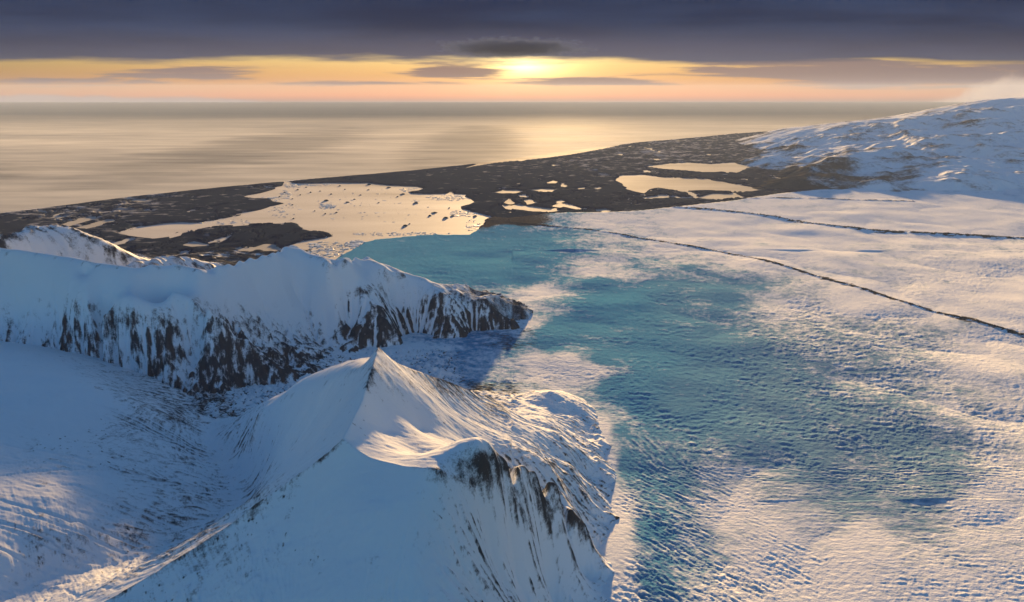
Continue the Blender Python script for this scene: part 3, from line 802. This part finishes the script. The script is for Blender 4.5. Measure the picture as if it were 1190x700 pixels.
# the ice fall in the side valley: tumbled blocks
jum = sstep(-10, -30, X + 0.0) * sstep(330, 300, Y)
blk = np.abs(perlin(X / 3.4, Y / 3.4, 251)) + .6 * np.abs(perlin(X / 1.5, Y / 1.5, 252))
# flow bands where the side glacier joins
Z = base + amp * rel * (1 - .6 * jum) + jum * 1.5 * blk * sstep(0.2, 1, rough)
# the snow-drift trough along the foot of the mountain
# swells of the ice
Z += (2.2 * np.abs(fbm(X / 110, Y / 150, 3, 261)) * 1.5 + .8 * fbm(X / 40, Y / 50, 2, 262)) * sstep(10, 120, dg) * sstep(1200, 500, Y)
cavm = w1 * .55 + w2 * .45
big = fbm(X / 45, Y / 30, 4, 272)
ic = ice * 1.12 + 0.50 * nz + 0.25 * big - 0.60 * (cavm - 0.5) * np.minimum(rough + .15, 1.1)
# moraine bands
def band(px, w, seed):
    a = np.array(px, float); x, y = at_ice(a[:, 0], a[:, 1])
    s, d = crest_param([list(zip(x, y))], X, Y)
    d = d + 1.6 * fbm(X / 10, Y / 10, 3, seed)
    w = w * (0.75 + 0.9 * fbm(s / 25, X * 0, 3, seed + 40)) + .2
    return sstep(w, w * .35, d), s
MOR1 = [(566, 256), (600, 259), (640, 263), (680, 267), (720, 273), (760, 280), (800, 287), (840, 294), (870, 300), (920, 313), (960, 325), (1000, 337), (1050, 353), (1100, 367), (1150, 380), (1200, 394), (1300, 425)]
MOR2 = [(775, 240), (820, 243), (860, 247), (900, 253), (940, 260), (980, 265), (1020, 269), (1080, 272), (1140, 275), (1190, 278), (1300, 286)]
MOR3 = [(800, 233), (850, 231), (900, 230), (950, 231), (1000, 233), (1060, 235)]
b1, s1 = band(MOR1, 2.0, 301)
b2, s2 = band(MOR2, 3.6, 302)
b3, s3 = band(MOR3, 3.6, 303)
br = fbm(s1 / 18, X * 0, 3, 305)
rubble = ridged(X / 2.0, Y / 2.0, 3, 311)
def lumpy(b, s_, seed): return b * np.clip(0.62 + 1.1 * fbm(s_ / 9, X * 0 + seed, 4, seed), .12, 1.1)
def fringe(px, w, seed):
    return band(px, w, seed)[0] * np.clip(.30 + 1.3 * fbm(X / 7, Y / 5, 4, seed + 5), 0, .62)
deb = np.maximum(lumpy(b1, s1, 305), fringe(MOR1, 7, 315)) + np.maximum(lumpy(b2, s2, 306), fringe(MOR2, 14, 316)) + lumpy(b3, s3, 307)
df = field([(*p, 0) for p in [(600, 255, 1.1), (570, 257, 1), (625, 256, .7), (660, 254, .1), (640, 266, .1), (590, 266, .15), (700, 260, 0), (500, 285, 0), (540, 280, 0), (800, 260, 0), (640, 300, 0), (530, 440, .30), (500, 432, .15), (560, 455, .6), (590, 456, .5), (620, 447, .3), (690, 462, .25), (560, 430, 0), (450, 415, .1), (300, 460, .30), (240, 482, .5), (330, 445, .2), (380, 430, .35), (600, 420, 0), (720, 480, .2), (720, 540, 0), (780, 500, 0), (900, 500, 0), (610, 388, .4), (590, 403, .5), (640, 380, 0), (710, 600, 0), (710, 690, 0)]], X, Y, 3.2, ice=True)
deb = np.clip(deb + jum * .62 * sstep(.30, .04, blk) + df + .25 * nz * (df > .05), 0, 1.3)
Z += (b1 * 0.5 + b2 * 0.9 + b3 * 0.7) * (0.6 + .8 * rubble) + .35 * rubble * np.clip(df, 0, 1)
steel_shade = field([(*p, 0) for p in [(550, 310, 0), (640, 300, 0), (700, 350, 0), (740, 420, .15), (700, 470, .1), (760, 620, .2), (820, 460, .5), (900, 470, .8), (1000, 520, 1), (1080, 550, 1), (960, 380, 1), (1040, 400, 1), (830, 340, .4), (1180, 500, 1), (850, 560, .8), (560, 420, 0)]], X, Y, 3.0, ice=True)  # shade over the crevassed ice, painted as a grey-blue tint
m, nt = material('glacier_ice')
pos = nt.n('ShaderNodeNewGeometry').outputs['Position']
sp = nt.n('ShaderNodeSeparateXYZ', i={0: pos})
v = nt.xyz(nt.m('MULTIPLY', sp.outputs[0], 0.45), sp.outputs[1], sp.outputs[2])
n1 = nt.noise(v, 0.9, 5, 0.65); n2 = nt.noise(v, 0.12, 5, 0.6); n3 = nt.noise(pos, 2.6, 3, 0.6)
f = nt.m('ADD', nt.attr('ice'), nt.m('MULTIPLY', nt.m('SUBTRACT', n1, 0.5), 0.7))
f = nt.m('MULTIPLY', nt.ss(f, 0.10, 0.85), 0.94)
icec = nt.mix(n2, (0.015, 0.18, 0.37), (0.045, 0.30, 0.50))
snow = nt.mix(n2, (0.76, 0.80, 0.86), (0.84, 0.86, 0.89))
icec = nt.mix(nt.m('MULTIPLY', nt.attr('steel_shade'), 0.6), icec, (0.16, 0.25, 0.36))
c = nt.mix(f, snow, icec)
dd = nt.ss(nt.m('ADD', nt.attr('debris'), nt.m('MULTIPLY', nt.m('SUBTRACT', n1, 0.5), 0.9)), 0.35, 0.65)
c = nt.mix(dd, c, nt.mix(n3, (0.03, 0.03, 0.034), (0.09, 0.085, 0.08)))
r = nt.m('MULTIPLY_ADD', f, -0.12, 0.62)
bh = nt.m('ADD', nt.m('MULTIPLY', n1, 0.7), nt.m('MULTIPLY', n3, 0.3))
finish(nt, c, r, bh, 0.35, 0.8, 0.0)
grid_mesh('glacier', X, Y, Z, m, dg > -5, {'ice': ic, 'debris': deb, 'steel_shade': steel_shade})

# ------------------------------------------------------------- icebergs -----
m, nt = material('iceberg_ice')
pos = nt.n('ShaderNodeNewGeometry').outputs['Position']
n1 = nt.noise(pos, 0.5, 4, 0.6)
finish(nt, nt.mix(n1, (0.012, 0.025, 0.04), (0.05, 0.08, 0.10)), 0.85, n1, .4, .5, .0)
M_berg = m
m, nt = material('iceberg_snow')
pos = nt.n('ShaderNodeNewGeometry').outputs['Position']
n1 = nt.noise(pos, 0.5, 4, 0.6)
finish(nt, nt.mix(n1, (0.5, 0.58, 0.62), (0.8, 0.83, 0.86)), 0.5, n1, .4, .5, .3)
M_bergw = m


def berg_mesh(w, d, h, seed, mat):
    rnd = random.Random(seed)
    n, r = 14, 5
    vs = []; fs = []
    lob = [rnd.uniform(.7, 1.15) for _ in range(n)]
    lx, ly = rnd.uniform(-.3, .3), rnd.uniform(-.3, .3)
    for j in range(r):
        f = [1.0, .97, .82, .55, .25][j]; zz = [-.5, .12, .45, .75, 1.0][j]
        for i in range(n):
            a = 2 * math.pi * i / n
            k = f * lob[i] * rnd.uniform(.9, 1.1)
            vs.append((math.cos(a) * k * w / 2 + lx * (1 - f) * w * .5, math.sin(a) * k * d / 2 + ly * (1 - f) * d * .5,
                       h * zz * (rnd.uniform(.7, 1.25) if j > 1 else 1)))
    for j in range(r - 1):
        for i in range(n):
            fs.append((j * n + i, j * n + (i + 1) % n, (j + 1) * n + (i + 1) % n, (j + 1) * n + i))
    fs.append(tuple((r - 1) * n + i for i in range(n)))
    me = bpy.data.meshes.new('iceberg'); me.from_pydata(vs, [], fs); me.update(); me.materials.append(mat)
    return me


GRP = 'icebergs adrift on the lagoon'
SMALL = 'small dark ice floe adrift on the golden lagoon'
BERGS = [  # px, py, width px, height px, label, white?
    (379, 233.6, 6.5, 1.8, 'dark iceberg floating just above the pale round ice patch', 0),
    (471, 263, 6.5, 2.0, 'dark iceberg alone in open water in front of the blue glacier front', 0),
    (483, 236.4, 6.5, 1.6, 'dark flat iceberg off the point of the dark inlet on the right shore', 0),
    (505, 247.6, 8.5, 1.4, 'long low iceberg, upper one of the cluster near the right shore', 0),
    (500, 251.2, 5, 1.4, 'short dark iceberg at the left end of the cluster near the right shore', 0),
    (518, 253.8, 7, 1.8, 'dark iceberg at the lower end of the cluster near the right shore', 0),
    (526, 251.4, 5.5, 1.3, 'narrow dark iceberg on the right side of the cluster near the right shore', 0),
    (404, 235.4, 6, 1.2, 'thin flat iceberg right of the pale round ice patch', 0),
    (429, 214.8, 5, 1.6, 'dark iceberg close under the far shore of the lagoon', 0),
    (378, 249, 2.6, 1.4, 'small dark iceberg just below the pale round ice patch', 0),
    (341, 254.6, 3, 1.4, 'small dark iceberg off the tip of the lower dark peninsula', 0),
    (552, 251.6, 6, 1.4, 'dark iceberg lying against the right shore by the glacier corner', 0),
    (452, 218.4, 6, 1.0, 'thin long floe beside the far right bay of the lagoon', 0),
    (468, 226, 7, 1.2, 'low dark floe off the spit on the right shore', 0),
]
SM = [(401, 220.5), (340, 231.5), (366, 245.5), (391, 247.4), (419, 227), (440, 236), (372, 222.5), (349, 227), (385, 226), (412, 232), (340, 238.5), (361, 224), (428, 221), (522, 242), (476, 260.5), (356, 218),
      (331, 224), (325, 229), (346, 221), (395, 216.5), (462, 229), (544, 247)]


def add_berg(px, py, wpx, hpx, label, white, group, seed):
    x, y = at(px, py, 0.1)
    k = y / (CP * F) * 1.03
    me = berg_mesh(wpx * k * .85, wpx * k * 0.7, hpx * k * .8, seed, M_bergw if white else M_berg)
    o = bpy.data.objects.new('iceberg', me); col.objects.link(o)
    o.location = (float(x), float(y), 0.12)
    o['label'] = label; o['category'] = 'iceberg'; o['group'] = group


for i, b in enumerate(BERGS): add_berg(*b[:4], b[4], b[5], GRP, i)
for i, b in enumerate(SM): add_berg(b[0], b[1], random.uniform(2.0, 3.4), random.uniform(.8, 1.2), SMALL, 0, GRP, 50 + i)

# loose brash ice crowding the shores of the lagoon
rnd = random.Random(8)
vs = []; fs = []
for (bx, by, rx, ry, n_, big_) in [(340, 216, 10, 3, 70, 1.0), (365, 215, 24, 1.6, 60, .8), (332, 226, 7, 5, 50, 1.0), (312, 232, 14, 5, 40, 1.0), (478, 221, 16, 2.5, 40, .9), (520, 230, 24, 3.5, 110, 1.1), (540, 248, 18, 4, 90, 1.1), (380, 240, 10, 3.2, 80, .9),
                                   (470, 272, 60, 2.2, 90, .9), (385, 290, 36, 9, 220, 1.1), (415, 284, 14, 5, 120, 1.0), (430, 240, 70, 20, 70, .8), (330, 245, 20, 9, 40, .9), (260, 258, 40, 3, 40, .8), (550, 262, 10, 7, 60, 1.0)]:
    for _ in range(n_):
        a_ = rnd.uniform(0, 6.283); r_ = rnd.random() ** .6
        x, y = at(bx + math.cos(a_) * r_ * rx, by + math.sin(a_) * r_ * ry, 0.1)
        R_ = rnd.uniform(.25, 1.2) * big_ * (1 + (rnd.random() < .08) * 1.4); h_ = rnd.uniform(.06, .35)
        k0 = len(vs); m_ = 6; ro = rnd.uniform(0, 6)
        q_ = [R_ * rnd.uniform(.6, 1.2) for _ in range(m_)]
        for j in range(m_): vs.append((x + q_[j] * 1.5 * math.cos(ro + j * 1.047), y + q_[j] * math.sin(ro + j * 1.047), .02))
        for j in range(m_): vs.append((x + q_[j] * 1.3 * math.cos(ro + j * 1.047), y + q_[j] * .85 * math.sin(ro + j * 1.047), .12 + h_ * rnd.uniform(.6, 1.2)))
        for j in range(m_): fs.append((k0 + j, k0 + (j + 1) % m_, k0 + m_ + (j + 1) % m_, k0 + m_ + j))
        fs.append(tuple(k0 + m_ + j for j in range(m_)))
me = bpy.data.meshes.new('brash_ice'); me.from_pydata(vs, [], fs); me.update(); me.materials.append(M_bergw)
o = bpy.data.objects.new('brash_ice', me); col.objects.link(o)
o['kind'] = 'stuff'; o['label'] = 'loose pale brash ice crowding the shores of the golden lagoon'; o['category'] = 'brash ice'

# ----------------------------------------------------------------- light ----
su = bpy.data.lights.new('sun', 'SUN'); so = bpy.data.objects.new('sun', su); col.objects.link(so)
su.energy = 5.0; su.angle = math.radians(1.6); su.color = (1.0, 0.61, 0.24)
sd = Vector((math.sin(SUN_AZ) * math.cos(SUN_EL), math.cos(SUN_AZ) * math.cos(SUN_EL), math.sin(SUN_EL)))
so.rotation_euler = (-sd).to_track_quat('-Z', 'Y').to_euler()
so.location = sd * 500

# ------------------------------------------------------------------- sky ----
def lin(r, g, b):
    return tuple(((c / 255) / 12.92 if c / 255 <= .04045 else ((c / 255 + .055) / 1.055) ** 2.4) / 2 ** EXPO for c in (r, g, b))


w = bpy.data.worlds.new('World'); scene.world = w; w.use_nodes = True
nt = NT(w.node_tree)
dirv = nt.n('ShaderNodeTexCoord').outputs['Generated']
sp = nt.n('ShaderNodeSeparateXYZ', i={0: dirv})
dx_, dy_, dz_ = sp.outputs
yc = nt.m('MAXIMUM', dy_, 0.15)
p = nt.m('DIVIDE', dx_, yc)                    # along the horizon
q0 = nt.m('DIVIDE', dz_, yc)                   # above it
sky = nt.n('ShaderNodeTexSky', sky_type='NISHITA', sun_disc=False, sun_elevation=SUN_EL, sun_rotation=SUN_AZ, altitude=1200, air_density=1.0, dust_density=1.0, ozone_density=1.5)
skyc = nt.mix(1.0, sky.outputs[0], (0, 0, 0))
sm = nt.n('ShaderNodeVectorMath', operation='SCALE', i={0: sky.outputs[0], 'Scale': 0.05})
upper = nt.n('ShaderNodeVectorMath', operation='MULTIPLY', i={0: sm.outputs[0], 1: (0.50, 0.80, 1.06)}).outputs[0]
q = nt.m('ADD', q0, 0.0149)                    # measured from the sea horizon


def vec(sx, sy, ox=0.0):
    return nt.xyz(nt.m('MULTIPLY_ADD', p, sx, ox), nt.m('MULTIPLY', q, sy), 0.0)


# clear strip under the cloud deck
ramp = nt.n('ShaderNodeValToRGB', i={0: nt.m('MULTIPLY', q, 10.0)})
cr = ramp.color_ramp
stops = [(0.0, (140, 112, 112)), (0.05, (212, 112, 66)), (0.09, (248, 136, 62)), (0.15, (250, 156, 76)), (0.26, (238, 164, 92)), (0.42, (250, 192, 112)), (0.58, (255, 218, 138)), (0.9, (200, 180, 160))]
cr.elements[0].position = 0; cr.elements[0].color = (*lin(*stops[0][1]), 1)
cr.elements[1].position = stops[-1][0]; cr.elements[1].color = (*lin(*stops[-1][1]), 1)
for pos_, c_ in stops[1:-1]:
    e = cr.elements.new(pos_); e.color = (*lin(*c_), 1)
clear = ramp.outputs[0]
# light falls off to either side of the sun
ps = nt.m('SUBTRACT', p, 0.017)
fall = nt.m('DIVIDE', 1.0, nt.m('ADD', 1.0, nt.m('MULTIPLY', nt.m('MULTIPLY', ps, ps), 2.2)))
clear = nt.n('ShaderNodeVectorMath', operation='SCALE', i={0: clear, 'Scale': fall}).outputs[0]
# sun glow between the layers
qs = nt.m('SUBTRACT', q, 0.0465)
rr = nt.m('ADD', nt.m('MULTIPLY', nt.m('MULTIPLY', ps, ps), 900.0), nt.m('MULTIPLY', nt.m('MULTIPLY', qs, qs), 9000.0))
glow = nt.m('DIVIDE', 1.0, nt.m('ADD', 1.0, rr))
gl = nt.n('ShaderNodeVectorMath', operation='SCALE', i={0: (*lin(255, 225, 150),), 'Scale': nt.m('MULTIPLY', glow, 3.2)}).outputs[0]
clear = nt.n('ShaderNodeVectorMath', operation='ADD', i={0: clear, 1: gl}).outputs[0]
# bars of stratus in the strip
b1 = nt.noise(vec(4.2, 64, 1.7), 1.0, 7, 0.62, dist=0.5)
b2 = nt.noise(vec(9.0, 190, 4.2), 1.0, 5, 0.6)
bn = nt.m('ADD', nt.m('MULTIPLY', b1, 0.65), nt.m('MULTIPLY', b2, 0.35))


def lump(p0, q0_, wp_, wq_):
    a_ = nt.m('DIVIDE', nt.m('SUBTRACT', p, p0), wp_); c_ = nt.m('DIVIDE', nt.m('SUBTRACT', q, q0_), wq_)
    return nt.m('POWER', 2.718, nt.m('MULTIPLY', nt.m('ADD', nt.m('MULTIPLY', a_, a_), nt.m('MULTIPLY', c_, c_)), -1.0))


cov = None
for a_ in [(-0.075, 0.038, 0.075, 0.010), (-0.42, 0.036, 0.13, 0.010), (0.36, 0.051, 0.14, 0.005), (0.44, 0.031, 0.30, 0.012), (0.66, 0.032, 0.24, 0.022), (0.52, 0.034, 0.22, 0.014), (0.36, 0.046, 0.16, 0.008), (0.10, 0.026, 0.12, 0.006), (-0.62, 0.026, 0.2, 0.007), (-0.2, 0.024, 0.15, 0.005)]:
    l_ = lump(*a_)
    cov = l_ if cov is None else (nt.m('ADD', cov, nt.m('MULTIPLY', l_, 0.55)) if a_[0] > 0.3 else nt.m('MAXIMUM', cov, l_))
bars = nt.ss(nt.m('ADD', nt.m('MULTIPLY', bn, 1.45), nt.m('MULTIPLY', cov, 0.34)), 0.84, 1.02)
rgt = nt.ss(p, 0.10, 0.50)
win = nt.ss(q, 0.010, 0.020)
bars = nt.m('MULTIPLY', bars, win)
barc = nt.mix(fall, lin(92, 90, 112), lin(138, 112, 110))
c = nt.mix(nt.m('MULTIPLY', bars, 0.90), clear, barc)
# low bank of cumulus on the sea horizon at the left
b3 = nt.noise(vec(9, 60, 9.0), 1.0, 5, 0.6)
top = nt.m('MULTIPLY_ADD', nt.m('SUBTRACT', b3, 0.5), 0.022, nt.m('MULTIPLY_ADD', nt.ss(p, -0.05, -0.6), 0.016, -0.006))
bank_ = nt.ss(nt.m('SUBTRACT', top, q), -0.001, 0.004)
c = nt.mix(nt.m('MULTIPLY', bank_, .9), c, nt.mix(nt.noise(vec(12, 90), 1.0, 4), lin(120, 116, 130), lin(165, 145, 140)))
# the dark deck overhead
d1 = nt.noise(vec(1.6, 16, 3.0), 1.0, 6, 0.55, dist=0.2)
d2 = nt.noise(vec(5.0, 60, 7.0), 1.0, 4, 0.6)
edge = nt.m('ADD', nt.m('MULTIPLY', nt.m('SUBTRACT', d1, 0.5), 0.030), nt.m('MULTIPLY', nt.m('SUBTRACT', d2, 0.5), 0.022))
deck = nt.ss(nt.m('ADD', q, edge), 0.047, 0.058)
dc = nt.mix(nt.ss(nt.m('ADD', nt.m('MULTIPLY', d1, .6), nt.m('MULTIPLY', d2, .4)), 0.35, 0.68), lin(2, 28, 66), lin(38, 58, 94))
dc = nt.mix(nt.m('MULTIPLY', nt.ss(q, 0.105, 0.055), nt.m('MULTIPLY', fall, .55)), dc, lin(112, 104, 116))
c = nt.mix(deck, c, dc)
# cloud blown off the ice cap at the right
k1 = nt.noise(vec(14, 26, 2.0), 1.0, 6, 0.6, dist=0.4)
cp_ = nt.m('MULTIPLY_ADD', nt.m('SUBTRACT', k1, 0.5), 0.055, nt.m('MULTIPLY_ADD', nt.ss(p, 0.50, 0.68), 0.046, -0.006))
cap = nt.m('MULTIPLY', nt.ss(nt.m('SUBTRACT', cp_, q), -0.004, 0.010), nt.ss(p, 0.52, 0.60))
c = nt.mix(nt.m('MULTIPLY', cap, .85), c, nt.mix(nt.noise(vec(20, 40), 1.0, 5), lin(150, 142, 148), lin(240, 205, 172)))
# the deck breaks up behind the camera and above
up = nt.ss(q, 0.16, 0.42)
over = nt.ss(nt.noise(dirv, 2.2, 5, 0.6), 0.42, 0.62)
upc = nt.mix(nt.m('MULTIPLY', over, .45), upper, lin(60, 90, 130))
ahead = nt.ss(dy_, 0.05, 0.30)
c = nt.mix(nt.m('MAXIMUM', up, nt.m('SUBTRACT', 1.0, ahead)), c, upc)
bg = nt.n('ShaderNodeBackground', i={0: c, 1: 1.0})
out = nt.n('ShaderNodeOutputWorld'); nt.t.links.new(bg.outputs[0], out.inputs[0])

# ------------------------------------------------------------------ haze ----
HAZE = 6.5e-5
if HAZE:
    x0, x1, y0, y1, z0, z1 = -9600, 9600, -700, SEA_END + 200, -3, 172
    vs = [(x, y, z) for z in (z0, z1) for (x, y) in ((x0, y0), (x1, y0), (x1, y1), (x0, y1))]
    fs = [(3, 2, 1, 0), (4, 5, 6, 7), (0, 1, 5, 4), (1, 2, 6, 5), (2, 3, 7, 6), (3, 0, 4, 7)]
    me = bpy.data.meshes.new('haze'); me.from_pydata(vs, [], fs); me.update()
    m, nt = material('haze_air')
    pv = nt.n('ShaderNodeVolumePrincipled', i={'Color': (0.46, 0.60, 1.0, 1), 'Density': HAZE, 'Anisotropy': 0.1})
    o_ = nt.n('ShaderNodeOutputMaterial'); nt.t.links.new(pv.outputs[0], o_.inputs['Volume'])
    me.materials.append(m)
    o = bpy.data.objects.new('haze', me); col.objects.link(o); o['kind'] = 'stuff'
    o['label'] = 'thin bluish haze filling the air over sea, ice and mountains'; o['category'] = 'haze'

# ------------------------------------------------- a cloud added to shade the near-left hill ---
def cloud(cx, cy, cz, rx, ry, rz, seed, label, dens):
    bm = bmesh.new(); bmesh.ops.create_icosphere(bm, subdivisions=4, radius=1.0)
    for v in bm.verts:
        n_ = noise.fractal(v.co * 1.6 + Vector((seed, 0, 0)), 1.0, 2.0, 3)
        k_ = 1.0 + 0.16 * n_
        v.co = Vector((v.co.x * k_ * rx, v.co.y * k_ * ry, v.co.z * k_ * rz * (0.9 if v.co.z < 0 else 1.1)))
    me = bpy.data.meshes.new('cloud'); bm.to_mesh(me); bm.free()
    m, nt = material('shading_cloud')
    oc = nt.n('ShaderNodeTexCoord').outputs['Object']
    sc_ = nt.n('ShaderNodeVectorMath', operation='MULTIPLY', i={0: oc, 1: (1 / rx, 1 / ry, 1 / rz)}).outputs[0]
    ln = nt.n('ShaderNodeVectorMath', operation='LENGTH', i={0: sc_}).outputs['Value']
    st = nt.n('ShaderNodeVectorMath', operation='MULTIPLY', i={0: oc, 1: (1.0, 1.0, 2.6)}).outputs[0]
    nn = nt.noise(st, 0.022, 5, 0.6)
    d = nt.m('ADD', nt.m('SUBTRACT', 0.92, ln), nt.m('MULTIPLY', nt.m('SUBTRACT', nn, 0.5), 1.5))
    d = nt.m('MULTIPLY', nt.ss(d, 0.0, 0.7), dens)
    pv = nt.n('ShaderNodeVolumePrincipled', i={'Color': (0.08, 0.12, 0.28, 1), 'Density': d, 'Anisotropy': 0.0})
    o_ = nt.n('ShaderNodeOutputMaterial'); nt.t.links.new(pv.outputs[0], o_.inputs['Volume'])
    me.materials.append(m)
    o = bpy.data.objects.new('cloud', me); col.objects.link(o); o.location = (cx, cy, cz)  # added cloud, there to shade the near-left hill
    o['label'] = label; o['category'] = 'cloud'
    return o


cloud(0, 2600, 258, 300, 150, 38, 3.0, 'dark grey cloud added to shade the near-left hill, hanging below the cloud deck, just above the bright gap of the sun', 0.026)

# ---------------------------------------------------------------- camera ----
cam = bpy.data.cameras.new('camera'); co = bpy.data.objects.new('camera', cam); col.objects.link(co)
cam.sensor_width = 36; cam.lens = 36 * F / 1190
cam.clip_start = 1; cam.clip_end = 60000
co.location = (0, 0, H); co.rotation_euler = (math.pi / 2 - PITCH, 0, 0)
scene.camera = co

scene.view_settings.view_transform = 'Standard'; scene.view_settings.look = 'None'
scene.view_settings.exposure = EXPO; scene.view_settings.gamma = 1.0
scene.view_settings.use_curve_mapping = False
scene.cycles.max_bounces = 6; scene.cycles.diffuse_bounces = 3; scene.cycles.glossy_bounces = 2; scene.cycles.volume_bounces = 0
scene.cycles.use_denoising = True
